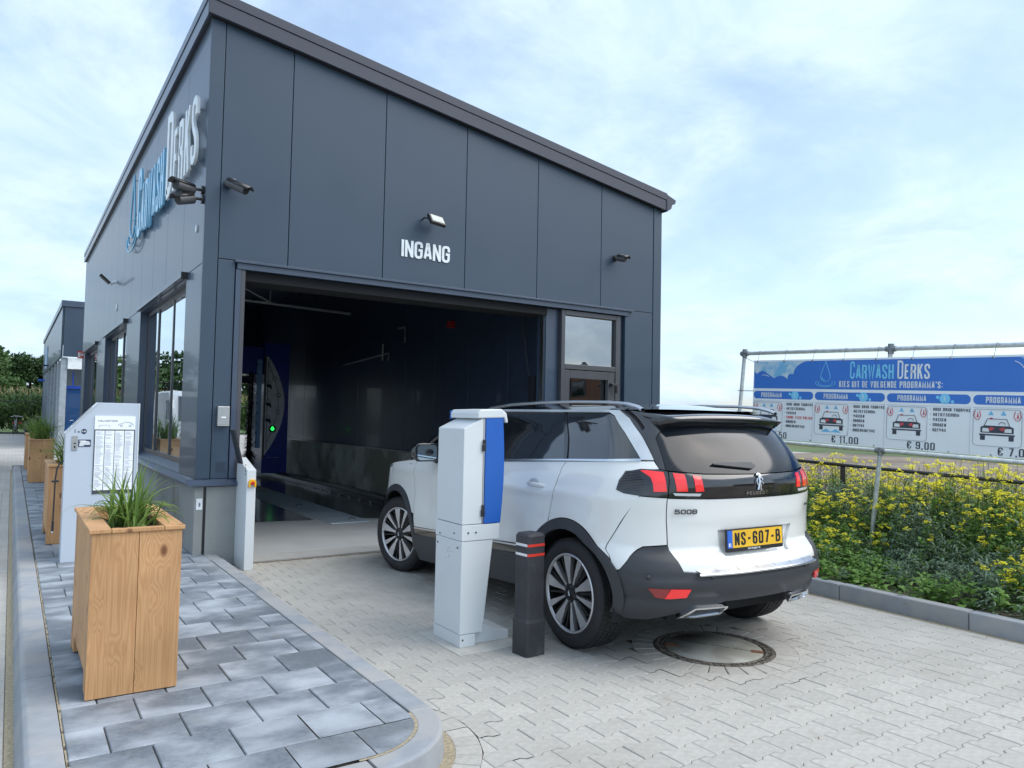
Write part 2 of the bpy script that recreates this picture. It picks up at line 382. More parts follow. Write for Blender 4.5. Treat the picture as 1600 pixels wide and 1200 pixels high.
M_SIGNW = mat('banner white', (0.90, 0.94, 0.98), 0.55, 0.0, 0.02, 3)
M_SIGNB = mat('banner blue', (0.05, 0.20, 0.66), 0.5, 0.0, 0.03, 3)
M_SIGNC = mat('banner cyan', (0.22, 0.66, 0.95), 0.5, 0.0, 0.05, 3)
M_SIGNP = mat('banner pale watercolour', (0.22, 0.52, 0.80), 0.5, 0.0, 0.1, 30, col2=(0.62, 0.74, 0.82), c2s=6, c2lo=0.40, c2hi=0.62)
M_SIGNG = mat('banner dark grey print', (0.05, 0.06, 0.085), 0.5)
M_SIGNR = mat('banner red print', (0.62, 0.08, 0.09), 0.5)
M_LETW = mat('white sign letter', (0.80, 0.84, 0.86), 0.35, coat=0.3)
M_LETB = mat('light blue sign letter', (0.22, 0.55, 0.80), 0.35, coat=0.3)
M_GREEN = mat('green signal arrow', (0.01, 0.5, 0.05), 0.4, emit=(0.02, 1.0, 0.12), estr=0.9)
M_NAVY = mat('navy interior panel', (0.032, 0.050, 0.088), 0.38, coat=0.1)
M_GBLUE = mat('gantry blue', (0.010, 0.040, 0.36), 0.4, coat=0.3)
M_FLOOR = mat('bay floor concrete', (0.44, 0.46, 0.47), 0.6, var=0.08, nscale=2.0, bump=0.05, bscale=30)
M_WET = mat('wet bay floor', (0.06, 0.065, 0.07), 0.16, var=0.25, nscale=1.5)
M_STL = mat('stainless plate', (0.44, 0.45, 0.45), 0.38, 0.7, 0.06, 20)
M_BLKM = mat('black metal', (0.018, 0.018, 0.022), 0.4, coat=0.2)
M_SOILP = mat('potting soil', (0.020, 0.017, 0.013), 0.95, bump=0.6, bscale=60)

def wood_material():
    m = D.materials.new('douglas fir planks'); m.use_nodes = True; t = m.node_tree; n = t.nodes; l = t.links; b = n['Principled BSDF']
    tc = n.new('ShaderNodeTexCoord'); oi = n.new('ShaderNodeObjectInfo')
    mm = n.new('ShaderNodeMath'); mm.operation = 'MULTIPLY'; mm.inputs[1].default_value = 23.7; l.new(oi.outputs['Random'], mm.inputs[0])
    ad = n.new('ShaderNodeVectorMath'); ad.operation = 'ADD'; l.new(tc.outputs['Object'], ad.inputs[0]); l.new(mm.outputs[0], ad.inputs[1])
    # knots
    mpk = n.new('ShaderNodeMapping'); mpk.inputs['Scale'].default_value = (7.5, 7.5, 4.2); l.new(ad.outputs[0], mpk.inputs[0])
    vo = n.new('ShaderNodeTexVoronoi'); vo.inputs['Scale'].default_value = 1.0; l.new(mpk.outputs[0], vo.inputs[0])
    kn = n.new('ShaderNodeMapRange'); kn.interpolation_type = 'SMOOTHSTEP'; kn.inputs[1].default_value = 0.06; kn.inputs[2].default_value = 0.19; kn.inputs[3].default_value = 1; kn.inputs[4].default_value = 0
    l.new(vo.outputs['Distance'], kn.inputs[0])
    # grain bent round the knots
    mg = n.new('ShaderNodeMapping'); mg.inputs['Scale'].default_value = (1, 1, 0.045); l.new(ad.outputs[0], mg.inputs[0])
    n0 = n.new('ShaderNodeTexNoise'); n0.inputs['Scale'].default_value = 9; n0.inputs['Detail'].default_value = 3; l.new(mg.outputs[0], n0.inputs[0])
    sm = n.new('ShaderNodeMapRange'); sm.inputs[1].default_value = 0.05; sm.inputs[2].default_value = 0.42; sm.inputs[3].default_value = 0.16; sm.inputs[4].default_value = 0; l.new(vo.outputs['Distance'], sm.inputs[0])
    a2 = n.new('ShaderNodeMath'); a2.operation = 'ADD'; l.new(n0.outputs[0], a2.inputs[0]); l.new(sm.outputs[0], a2.inputs[1])
    ml = n.new('ShaderNodeMath'); ml.operation = 'MULTIPLY'; ml.inputs[1].default_value = 21; l.new(a2.outputs[0], ml.inputs[0])
    fr = n.new('ShaderNodeMath'); fr.operation = 'PINGPONG'; fr.inputs[1].default_value = 0.5; l.new(ml.outputs[0], fr.inputs[0])
    rp = n.new('ShaderNodeValToRGB'); l.new(fr.outputs[0], rp.inputs[0])
    rp.color_ramp.elements[0].position = 0.0; rp.color_ramp.elements[0].color = (0.47, 0.245, 0.105, 1)
    rp.color_ramp.elements[1].position = 0.5; rp.color_ramp.elements[1].color = (0.57, 0.325, 0.15, 1)
    kc = n.new('ShaderNodeMix'); kc.data_type = 'RGBA'; l.new(kn.outputs[0], kc.inputs[0]); l.new(rp.outputs[0], kc.inputs[6]); kc.inputs[7].default_value = (0.17, 0.065, 0.025, 1)
    nb = n.new('ShaderNodeTexNoise'); nb.inputs['Scale'].default_value = 2.2; l.new(ad.outputs[0], nb.inputs[0])
    hs = n.new('ShaderNodeHueSaturation'); l.new(kc.outputs[2], hs.inputs['Color'])
    r3 = n.new('ShaderNodeMapRange'); r3.inputs[1].default_value = .3; r3.inputs[2].default_value = .7; r3.inputs[3].default_value = 0.82; r3.inputs[4].default_value = 1.16
    l.new(nb.outputs[0], r3.inputs[0]); l.new(r3.outputs[0], hs.inputs['Value']); l.new(hs.outputs[0], b.inputs['Base Color'])
    bp = n.new('ShaderNodeBump'); bp.inputs['Strength'].default_value = 0.12; bp.inputs['Distance'].default_value = 0.004
    l.new(fr.outputs[0], bp.inputs['Height']); l.new(bp.outputs[0], b.inputs['Normal'])
    b.inputs['Roughness'].default_value = 0.62
    return m
M_WOOD = wood_material()

# ------------------------------------------------------------------ ground
def brick_ground(name, c1, c2, mortar, sx, sy, off=0.5, sz=1.0):
    m = D.materials.new(name); m.use_nodes = True; t = m.node_tree; n = t.nodes; l = t.links; b = n['Principled BSDF']; b.inputs['Roughness'].default_value = 0.85
    tc = n.new('ShaderNodeTexCoord'); br = n.new('ShaderNodeTexBrick'); l.new(tc.outputs['Object'], br.inputs[0])
    br.offset = off; br.inputs['Scale'].default_value = sz; br.inputs['Brick Width'].default_value = sx; br.inputs['Row Height'].default_value = sy
    br.inputs['Mortar Size'].default_value = 0.004; br.inputs['Mortar Smooth'].default_value = 0.3
    br.inputs['Color1'].default_value = (*c1, 1); br.inputs['Color2'].default_value = (*c2, 1); br.inputs['Mortar'].default_value = (*mortar, 1)
    ns = n.new('ShaderNodeTexNoise'); ns.inputs['Scale'].default_value = 0.8; ns.inputs['Detail'].default_value = 6; l.new(tc.outputs['Object'], ns.inputs[0])
    hs = n.new('ShaderNodeHueSaturation'); r3 = n.new('ShaderNodeMapRange'); r3.inputs[1].default_value = .3; r3.inputs[2].default_value = .7; r3.inputs[3].default_value = .86; r3.inputs[4].default_value = 1.1
    l.new(ns.outputs[0], r3.inputs[0]); l.new(r3.outputs[0], hs.inputs['Value']); l.new(br.outputs[0], hs.inputs['Color']); l.new(hs.outputs[0], b.inputs['Base Color'])
    return m
def sheet(name, m, x0, x1, y0, y1, z, kind='structure', parent=None):
    o = MB().add([(x0, y0, z), (x1, y0, z), (x1, y1, z), (x0, y1, z)], [(0, 1, 2, 3)]).build(name, m, parent)
    if parent is None: o['kind'] = kind
    return o
M_GRASS = mat('far meadow', (0.07, 0.12, 0.03), 0.95, var=0.3, nscale=0.3, col2=(0.10, 0.11, 0.04), c2s=0.05)
M_SOIL = mat('bare field soil', (0.21, 0.17, 0.13), 0.95, var=0.22, nscale=1.6, bump=0.6, bscale=9, col2=(0.15, 0.115, 0.085), c2s=0.25)
M_YARD = brick_ground('yard pavers', (0.44, 0.43, 0.405), (0.39, 0.385, 0.365), (0.22, 0.20, 0.17), 0.21, 0.105)
sheet('ground', M_GRASS, -1500, 1500, -1500, 1500, -0.09)
sheet('yard', M_YARD, -26, 4.50, -14, 46.2, -0.012)
sheet('rear_yard', M_YARD, 4.504, 34, 15.62, 46.2, -0.012)
sheet('field', M_SOIL, 4.66, 34.0, -60, 15.6, 0.045)
sheet('grass_verge', M_GRASS, 34.0, 160.0, -90, 15.6, 0.05)
sheet('joint_bed', M_JOINT, -1.46, 4.535, -9.0, -0.005, -0.0075)
sheet('sand_seam', M_SAND, 4.475, 4.545, -9.0, -0.01, -0.0015)

CM = cam.matrix_world.inverted()
def in_frame(p, m=60):
    q = CM @ Vector(p)
    if q.z > -0.1: return False
    x = 800+1176*q.x/-q.z; y = 600-1176*q.y/-q.z
    return -m < x < 1600+m and -m < y < 1200+m
CP = cam.matrix_world.translation.copy()

def cdt_clip(poly, region_in=None, hole=None):
    """returns (verts2d, faces) of poly ∩ region_in minus hole"""
    vs = [Vector(p) for p in poly]; fc = [list(range(len(poly)))]
    for q in (region_in, hole):
        if q: fc.append(list(range(len(vs), len(vs)+len(q)))); vs += [Vector(p) for p in q]
    r = delaunay_2d_cdt(vs, [], fc, 1, 1e-5)
    V2, F2, FO = r[0], r[2], r[5]
    keep = []
    for f, o in zip(F2, FO):
        o = set(o); ok = 0 in o
        i = 1
        if region_in: ok = ok and (i in o); i += 1
        if hole: ok = ok and (i not in o)
        if ok: keep.append(f)
    return V2, keep
def arc_pts(cx_, cy_, r, a0, a1, n=24):
    return [(cx_+r*math.cos(R(a0+(a1-a0)*i/n)), cy_+r*math.sin(R(a0+(a1-a0)*i/n))) for i in range(n+1)]
def chamfer_prism(outline, zt, zb, ch, cxy=(0, 0)):
    """slab with chamfered top edge; outline CCW local 2d"""
    mb = MB(); n = len(outline); P_ = [Vector(p) for p in outline]; ins = []
    for i in range(n):
        a = (P_[i]-P_[i-1]).normalized(); b = (P_[(i+1) % n]-P_[i]).normalized()
        na = Vector((-a.y, a.x)); nb_ = Vector((-b.y, b.x)); m_ = (na+nb_).normalized(); ins.append(P_[i]+m_*ch/max(.5, m_.dot(na)))
    v = [(p.x, p.y, zb) for p in P_]+[(p.x, p.y, zt-ch) for p in P_]+[(p.x, p.y, zt) for p in ins]
    f = [(i, (i+1) % n, n+(i+1) % n, n+i) for i in range(n)]+[(n+i, n+(i+1) % n, 2*n+(i+1) % n, 2*n+i) for i in range(n)]+[tuple(range(2*n, 3*n))]
    return mb.add(v, f)

# -------------------------------------------------- forecourt of interlocking pavers
PX, PY, GP = 0.21, 0.1395, 0.0035
def bone(l0, l1, gap=GP, dl=0.009):
    """outline of one I-shaped paver, x from l0..l1 relative to its centre (full = -.105,.105)"""
    h = PY/2; e = h+dl-gap/2; w_ = h-dl-gap/2; a, b = 0.042, 0.062
    up = [(-.105+gap/2, e), (-b, e), (-a, w_), (a, w_), (b, e), (.105-gap/2, e)]
    if l0 > -.1: up = [(l0+gap/2, w_)]+[p for p in up if p[0] > l0+.001]
    if l1 < .1: up = [p for p in up if p[0] < l1-.001]+[(l1-gap/2, w_)]
    lo = [(x, -y) for x, y in up]
    return [(x, y) for x, y in lo]+[(x, y) for x, y in reversed(up)]
MH = (2.49, -4.425)                        # manhole centre
KC = (-0.27, -4.66)                        # centre of the rounded kerb end
fore = empty('forecourt', (0, 0, 0)); tag(fore, kind='structure')
pav_mesh = {k: chamfer_prism(bone(*k), 0.0, -0.05, 0.0035).mesh('paver', M_PAV) for k in ((-.105, .105), (0, .105), (-.105, 0))}
cells = []
r0 = -3.95
j = -40
hole_mh = arc_pts(*MH, 0.551, 0, 345, 23); hole_k = arc_pts(*KC, 0.675, 0, 345, 23)
for j in range(-36, 30):
    yc = r0+j*PY
    if yc > -0.09 or yc < -8.9: continue
    ph = 0.49 if j % 2 == 0 else 0.595
    k0 = math.floor((0.28-ph)/PX)
    k1 = k0
    if yc < -4.70: k1 = math.floor((-0.25-ph)/PX)
    if yc < -5.23: k1 = math.floor((-1.45-ph)/PX)
    for k in range(k1, k0+23):
        xa = ph+k*PX; xc = xa+PX/2
        l0, l1 = -.105, .105
        if xa < 0.279 and k1 == k0: l0 = 0 if xa+.105 > .275 else None
        if l0 is None: continue
        if xa+PX > 4.485: l1 = 0 if xa+.105 < 4.485 and xa < 4.44 else None
        if l1 is None: continue
        cells.append((xc, yc, l0, l1))
full, cut = [], []
for xc, yc, l0, l1 in cells:
    d1 = math.hypot(xc-MH[0], yc-MH[1]); d2 = math.hypot(xc-KC[0], yc-KC[1])
    if d1 < 0.47: continue
    if d2 < 0.55 or (xc < 0.2 and yc > -5.24 and d2 < .60): continue
    (cut if (d1 < 0.70 or d2 < 0.80) else full).append((xc, yc, l0, l1))
def rand_tilt(): return (rng.normal(0, 0.004), rng.normal(0, 0.004), 0)
full.sort(key=lambda c: (not in_frame((c[0], c[1], 0), 20), math.hypot(c[0]-CP.x, c[1]-CP.y)))
NP = 262
for xc, yc, l0, l1 in full[:NP]:
    o = D.objects.new('paver', pav_mesh[(l0, l1)]); col.objects.link(o); o.parent = fore
    o.location = (xc, yc, rng.uniform(-0.0012, 0.0012)); o.rotation_euler = rand_tilt()
mbr = MB()
for xc, yc, l0, l1 in full[NP:]:
    c = chamfer_prism(bone(l0, l1), 0, -.02, .0035); dz = rng.uniform(-.0012, .0012)
    mbr.add([(x+xc, y+yc, z+dz) for x, y, z in c.v], c.f)
tag(mbr.build('paver_field', M_PAV2, fore), kind='stuff')
ncut = 0
for xc, yc, l0, l1 in cut:
    ol = [(x+xc, y+yc) for x, y in bone(l0, l1, .0022)]
    near_mh = math.hypot(xc-MH[0], yc-MH[1]) < 0.75
    V2, F2 = cdt_clip(ol, None, hole_mh if near_mh else hole_k)
    if not F2: continue
    dz = rng.uniform(-.001, .001)
    m_ = MB().add([(v.x-xc, v.y-yc, 0) for v in V2], [tuple(f) for f in F2])
    o = m_.build('paver', M_PAV, fore); o.location = (xc, yc, dz); ncut += 1
# pale filler strip by the kerb
for i in range(17):
    y1 = -0.10-i*0.27
    box('filler_strip', M_PAV, fore, 0.222, 0.277, max(-4.62, y1-0.267), y1, -0.04, -0.001, 0.002)
for a0, a1 in ((-3.4, 8), (8.3, 19), (19.3, 30), (30.3, 35.5)):
    t0, t1 = math.tan(R(a0)), math.tan(R(a1)); r2 = .672; xi0 = .245 if a0 < 0 else .279
    MB().add([(xi0, KC[1]+(.55)*t0, -.0012), (KC[0]+r2*math.cos(R(a0)), KC[1]+r2*math.sin(R(a0)), -.0012), (KC[0]+r2*math.cos(R(a1)), KC[1]+r2*math.sin(R(a1)), -.0012), (.279, KC[1]+.55*t1, -.0012)], [(0, 1, 2, 3)]).build('ring_paver', M_PAV, fore)
# ring blocks round the rounded kerb end
for i in range(11):
    a0, a1 = -4-i*9.2, -4-(i+1)*9.2+0.5
    ol = arc_pts(*KC, 0.545, a1, a0, 2)+list(reversed(arc_pts(*KC, 0.668, a1, a0, 2)))
    ol = [(x-KC[0], y-KC[1]) for x, y in ol][::-1]
    o = chamfer_prism(ol, 0, -.04, .003).build('ring_paver', M_PAV, fore); o.location = (*KC, 0)
# sand round the kerb end
V = arc_pts(*KC, 0.47, -95, 5, 16); W_ = arc_pts(*KC, 0.546, -95, 5, 16)
MB().add([(x, y, -0.002) for x, y in V]+[(x, y, -0.002) for x, y in W_], [(i, i+17, i+18, i+1) for i in range(16)][::1]).build('sand_ring', M_SAND, fore)
# manhole with its ring of wedge pavers
mh = empty('manhole_cover', (MH[0], MH[1], 0)); tag(mh, 'round concrete manhole cover with rusty notches set in pavers behind the white car', 'manhole cover')
M_LID = mat('manhole lid concrete', (0.42, 0.415, 0.37), 0.8, var=0.12, nscale=9, col2=(0.26, 0.25, 0.21), c2s=2.5)
M_IRON = mat('rusty cast iron', (0.10, 0.085, 0.07), 0.8, var=0.5, nscale=60, bump=0.9, bscale=120, col2=(0.22, 0.20, 0.17), c2s=30)
M_RUST = mat('rust stain', (0.20, 0.09, 0.045), 0.9, var=0.3, nscale=40)
for i in range(28):
    a0, a1 = i*360/28, (i+1)*360/28-0.6
    ol = arc_pts(0, 0, 0.402, a0, a1, 2)[::-1]+arc_pts(0, 0, 0.548, a0+.2, a1-.2, 2)
    chamfer_prism(ol, 0.0, -.04, .003).build('ring_paver', M_PAV, mh)
MB().lathe([(0.392, -0.02), (0.392, 0.003), (0.375, 0.003), (0.372, -0.004), (0.352, -0.006), (0.350, 0.002), (0.335, 0.002), (0.333, -0.02)], 'z', 72).build('frame_ring', M_IRON, mh)
mbn = MB()
for i in range(64):
    a = 2*PI*i/64; Mx = Matrix.Rotation(a, 4, 'Z')
    mbn.box(0.353, 0.372, -0.008, 0.008, -0.01, 0.0015, M=Mx)
mbn.build('ring_studs', M_IRON, mh)
MB().lathe([(0.0001, 0.0025), (0.322, 0.0025), (0.326, -0.02)], 'z', 64).build('lid', M_LID, mh)
mbs = MB()
for i in range(19):
    if i in (7, 12): continue
    t0 = -0.285+i*0.03; mbs.box(t0, t0+0.027, -0.004, 0.004, 0.001, 0.0034, M=Matrix.Translation((0.05, 0.0, 0)) @ Matrix.Rotation(R(-62), 4, 'Z'))
mbs.build('lid_groove', mat('groove dirt', (0.05, 0.045, 0.035), 0.95), mh)
for a, nm in ((140, 0), (-52, 1)):
    Mx = Matrix.Rotation(R(a), 4, 'Z'); MB().box(0.245, 0.325, -0.030, 0.030, 0.001, 0.0038, M=Mx).build('rust_notch', M_RUST, mh)

# -------------------------------------------------- sidewalk with square tiles
side = empty('sidewalk', (0, 0, 0)); tag(side, kind='structure')
inner = [(-1.304, 14.3), (-1.304, -5.016), (KC[0], -5.016)]+arc_pts(*KC, 0.356, -90, 0, 12)[1:]+[(0.094, -0.05), (0.094, -0.02), (-0.012, -0.02), (-0.012, 14.3)]
box('sidewalk_bed', M_JOINT, side, -1.306, -0.30, -5.0, 14.3, -0.05, 0.1075)
MB().prism([(-0.301, -5.0), (-.2, -5.0), (-.05, -4.93), (.03, -4.84), (.09, -4.7), (.098, -4.6), (0.098, -.02), (-0.01, -.02), (-.01, 14.3), (-.301, 14.3)], 'z', -.05, .1073).build('sidewalk_bed', M_JOINT, side)
TX, TY, G2 = 0.31, 0.308, 0.006
tile_full = chamfer_prism([(-TX/2+G2/2, -TY/2+G2/2), (TX/2-G2/2, -TY/2+G2/2), (TX/2-G2/2, TY/2-G2/2), (-TX/2+G2/2, TY/2-G2/2)], 0, -.05, .004).mesh('paving_tile', M_TILE)
half_mesh = chamfer_prism([(-TX/4+G2/2, -TY/2+G2/2), (TX/4-G2/2, -TY/2+G2/2), (TX/4-G2/2, TY/2-G2/2), (-TX/4+G2/2, TY/2-G2/2)], 0, -.05, .004).mesh('paving_tile', M_TILE)
nt_ = 0
for r_ in range(-5, 58):
    ya = -3.507+r_*TY; yb = ya+TY; yc = (ya+yb)/2
    ph = -1.30 if r_ % 2 == 0 else -1.145
    for k in range(-1, 5):
        xa = ph+k*TX; xb = xa+TX; xc = (xa+xb)/2
        if xb < -1.29 or xa > 0.09 or yb < -5.0 or ya > 14.3: continue
        if ya > -0.3 and xa > -0.05: continue
        z = 0.12+rng.uniform(-.0015, .0015)
        curved = (ya < KC[1]+0.1 and xb > KC[0]-0.1) or ya < -5.02
        lim = -0.012 if ya > -0.3 else 0.094
        if xa < -1.31:      # left half tile
            o = D.objects.new('paving_tile', half_mesh); o.location = (xc+TX/4, yc, z)
        elif not curved and xb <= lim+0.02:
            o = D.objects.new('paving_tile', tile_full); o.location = (xc, yc, z)
        elif not curved and abs(lim-(xa+TX/2)) < 0.03:
            o = D.objects.new('paving_tile', half_mesh); o.location = (xc-TX/4, yc, z)
        else:
            g = G2/2; ol = [(xa+g, ya+g), (xb-g, ya+g), (xb-g, yb-g), (xa+g, yb-g)]
            V2, F2 = cdt_clip(ol, inner)
            if not F2: continue
            m_ = MB().add([(v.x-xc, v.y-yc, 0) for v in V2], [tuple(f) for f in F2])
            o = m_.build('paving_tile', M_TILE, side); o.location = (xc, yc, z); nt_ += 1; continue
        col.objects.link(o); o.parent = side; o.rotation_euler = (rng.normal(0, .003), rng.normal(0, .003), 0); nt_ += 1
# sand in the widest joint by the left kerb and round the rounded end
mb = MB()
for i in range(60):
    y = -5.0+i*0.09+rng.uniform(-.02, .02); w0 = rng.uniform(0.004, 0.016) if i < 6 or rng.random() < .35 else 0.003
    mb.box(-1.306, -1.302+w0, y, y+0.08, 0.10, 0.1165+rng.uniform(0, .003))
mb.build('joint_sand', M_SAND, side)
V = arc_pts(*KC, 0.350, -95, -2, 16); W_ = arc_pts(*KC, 0.372, -95, -2, 16)
MB().add([(x, y, .1175) for x, y in V]+[(x, y, .1175) for x, y in W_], [(i, i+17, i+18, i+1) for i in range(16)]).build('joint_sand', M_SAND, side)

# kerbs
kl = empty('left_kerb', (0, 0, 0)); tag(kl, kind='structure')
kprof = [(-1.475, -0.1), (-1.309, -0.1), (-1.309, .12), (-1.428, .12), (-1.448, .108), (-1.475, .0)]
km = None
for i in range(19):
    y0 = -4.276-1.02+i*1.02+0.0
    mb = MB(); mb.prism([(x+1.4, z) for x, z in kprof], 'y', -.508, .508)
    if km is None: km = mb.mesh('kerb_stone', M_KERB)
    o = D.objects.new('kerb_stone', km); col.objects.link(o); o.parent = kl
    b_ = o.modifiers.new('b', 'BEVEL'); b_.width = .006; b_.segments = 2
    o.location = (-1.4, y0+.51, rng.uniform(-.001, .001)); o.rotation_euler = (0, 0, rng.normal(0, .0015))
# far end of the left kerb returns to the right
box('kerb_stone', M_KERB, kl, -1.475, 0.0, 14.31, 14.43, -.1, .12, .006)
# sand line at the foot of the left kerb
sheet('sand_line', M_SAND, -1.512, -1.47, -9, 14.4, 0.0005, parent=kl)
kr = empty('inner_kerb', (0, 0, 0)); tag(kr, kind='structure')
ys = [-0.30, -1.05, -2.10, -3.15, -4.20, -4.66]
for a, b in zip(ys[:-1], ys[1:]):
    box('kerb_stone', M_KERB, kr, 0.102, 0.217, b+.002, a-.002, -.1, .118+rng.uniform(-.001, .001), .007)
# flush lowering beside the plinth
MB().prism([(.102, -.30), (.217, -.30), (.217, -.02), (.102, .0)][::-1], 'z', -.1, .112).build('kerb_stone', M_KERB, kr, .006)
def arc_block(a0, a1):
    mb = MB(); n = 10; prof = [(0.372, -.1), (0.372, .118), (0.470, .118), (0.486, .112), (0.500, -.1)]; vs = []; fs = []
    for i in range(n+1):
        a = R(a0+(a1-a0)*i/n)
        for r_, z in prof: vs.append((KC[0]+r_*math.cos(a), KC[1]+r_*math.sin(a), z))
    m_ = len(prof)
    for i in range(n):
        for k in range(m_-1): fs.append((i*m_+k, i*m_+k+1, (i+1)*m_+k+1, (i+1)*m_+k))
    fs += [tuple(range(m_)), tuple(range(n*m_, (n+1)*m_))[::-1]]
    return mb.add(vs, fs, 0, False).build('kerb_stone', M_KERB, kr, .004)
arc_block(-0.4, -89.6)
for i in range(1): box('kerb_stone', M_KERB, kr, -1.306, KC[0]-.004, -5.16, -5.032, -.1, .118, .007)
kf = empty('field_kerb', (0, 0, 0)); tag(kf, kind='structure')
kyf = [0.35, -0.77, -1.85, -2.94, -4.03, -5.10, -6.17, -7.24, -8.3]
for a, b in zip(kyf[:-1], kyf[1:]):
    box('kerb_stone', M_KERB, kf, 4.54+rng.uniform(-.003, .003), 4.645, b+.003, a-.003, -.1, .135+rng.uniform(-.002, .002), .010)

# left lane pavers in straight rows
lane = empty('left_lane', (0, 0, 0)); tag(lane, kind='structure')
lm = chamfer_prism([(-.0505, -.1025), (.0505, -.1025), (.0505, .1025), (-.0505, .1025)], 0, -.05, .003).mesh('paver', M_PAV)
for c in range(3):
    for r_ in range(66):
        yc = -4.85+.104+.208*r_+(0.104 if c % 2 else 0); xc = -1.565-.104*c
        if not in_frame((xc, yc, 0), 30): continue
        o = D.objects.new('paver', lm); col.objects.link(o); o.parent = lane; o.location = (xc, yc, rng.uniform(-.001, .001)); o.rotation_euler = rand_tilt()

# ------------------------------------------------------------------ wash hall
hall = empty('carwash_hall', (0, 0, 0))
tag(hall, 'dark anthracite wash hall with a sloping roof and a wide open entrance bay', 'building')
W_H, D_H = 6.34, 15.5
def zt(x): return 5.548-0.1456*x
# front cladding panels
def front_panel(xa, xb, zb, za=None, nm='cladding_panel', mm=None):
    g = .004
    return MB().prism([(xa+g, zb), (xb-g, zb), (xb-g, zt(xb) if za is None else za), (xa+g, zt(xa) if za is None else za)], 'y', 0.0, .05).build(nm, mm or M_CLAD, hall, .003)
edges = [.135, .844, 1.93, 3.015, 4.10, 5.187, 6.18]
for a, b in zip(edges[:-1], edges[1:]): front_panel(a, b, 3.095)
front_panel(.135, .31, .862, 3.087); front_panel(5.645, 6.18, .862, 3.087)
front_panel(5.59, 6.18, 0.0, .855, 'plinth_panel', M_CONC)
MB().prism([(-.006, .862), (.131, .862), (.131, zt(.13)), (-.006, zt(0))], 'y', -.006, .05).build('corner_trim', M_CLAD, hall, .003)
MB().prism([(6.184, 0), (6.34, 0), (6.34, zt(6.34)), (6.184, zt(6.18))], 'y', -.006, .05).build('corner_trim', M_CLAD, hall, .003)
# backing walls (front) with openings left out
MB().prism([(.02, 3.02), (6.3, 3.02), (6.3, zt(6.3)-.02), (.02, zt(.02)-.02)], 'y', .054, .20).build('front_wall', M_NAVY, hall)
box('front_wall', M_NAVY, hall, .02, .40, .054, .20, .86, 3.02); box('front_wall', M_NAVY, hall, 5.60, 6.3, .054, .20, 0, 3.02)
# lintel and jambs
box('lintel_trim', M_TRIM, hall, .296, 5.77, -.045, .0, 3.068, 3.092, .002)
box('lintel_trim', M_TRIM, hall, .325, 5.70, -.02, .05, 3.004, 3.066, .002)
box('lintel_soffit', M_DARK, hall, .33, 4.32, .052, .42, 2.90, 3.002, .002)
box('jamb_trim', M_TRIM, hall, .314, .366, -.012, .05, .862, 3.002, .002)
box('jamb_trim', M_FRAME, hall, .368, .412, -.004, .26, .862, 3.002, .002)
box('jamb_trim', M_TRIM, hall, 4.31, 4.335, .06, .26, 0, 3.002, .002)
box('jamb_trim', M_SATIN, hall, 4.296, 4.308, .10, .18, 0, 2.99)
box('jamb_trim', M_TRIM, hall, 4.337, 4.535, .09, .20, 0, 3.002, .002)
# left wall panels
fx = 0.0
wins = [(.87, 4.42), (6.0, 9.5), (11.1, 14.6)]
def side_piece(ya, yb, za, zb, nm='side_panel', mm=None, x0=0.0, x1=.05):
    g = .003
    return box(nm, mm or M_CLADL, hall, x0, x1, ya+g, yb-g, za, zb, .003)
ZS = 3.035; zEave = 5.548
ye = [.053]+[.053+1.1035*k for k in range(1, 14)]+[15.5]
for a, b in zip(ye[:-1], ye[1:]): side_piece(a, b, ZS+.003, zEave)
piers = [(.053, .87), (4.42, 6.0), (9.5, 11.1), (14.6, 15.5)]
for a, b in piers: side_piece(a, b, .862, ZS-.003)
# left wall backing
box('left_wall', M_NAVY, hall, .054, .19, .21, 15.46, ZS, zt(.19)-.03)
for a, b in piers: box('left_wall', M_NAVY, hall, .054, .19, max(a, .21), b, .86, ZS-.001)
box('left_wall', M_CONC, hall, .06, .30, .21, 15.46, -.05, .855)
# plinth outside, ledge
box('plinth', M_CONC, hall, -.002, .059, .13, 15.46, -.1, .785)
box('plinth', M_CONC, hall, -.004, .078, -.016, .126, -.1, .785, .004)
box('plinth_gap', M_BLKM, hall, .079, .104, .002, .05, -.1, .785)
box('plinth', M_CONC, hall, .105, .405, -.016, .20, -.1, .785, .006)
mbL = MB(); mbL.prism([(-.08, .795), (-.078, .818), (.0, .858), (.05, .860), (.05, .790)][::-1], 'y', -.005, 15.5)
mbL.build('sill_ledge', M_TRIM, hall)
MB().prism([(-.08, .795), (-.078, .818), (.0, .858), (.04, .860), (.04, .790)][::-1], 'x', -.08, .412).build('sill_ledge', M_TRIM, hall)
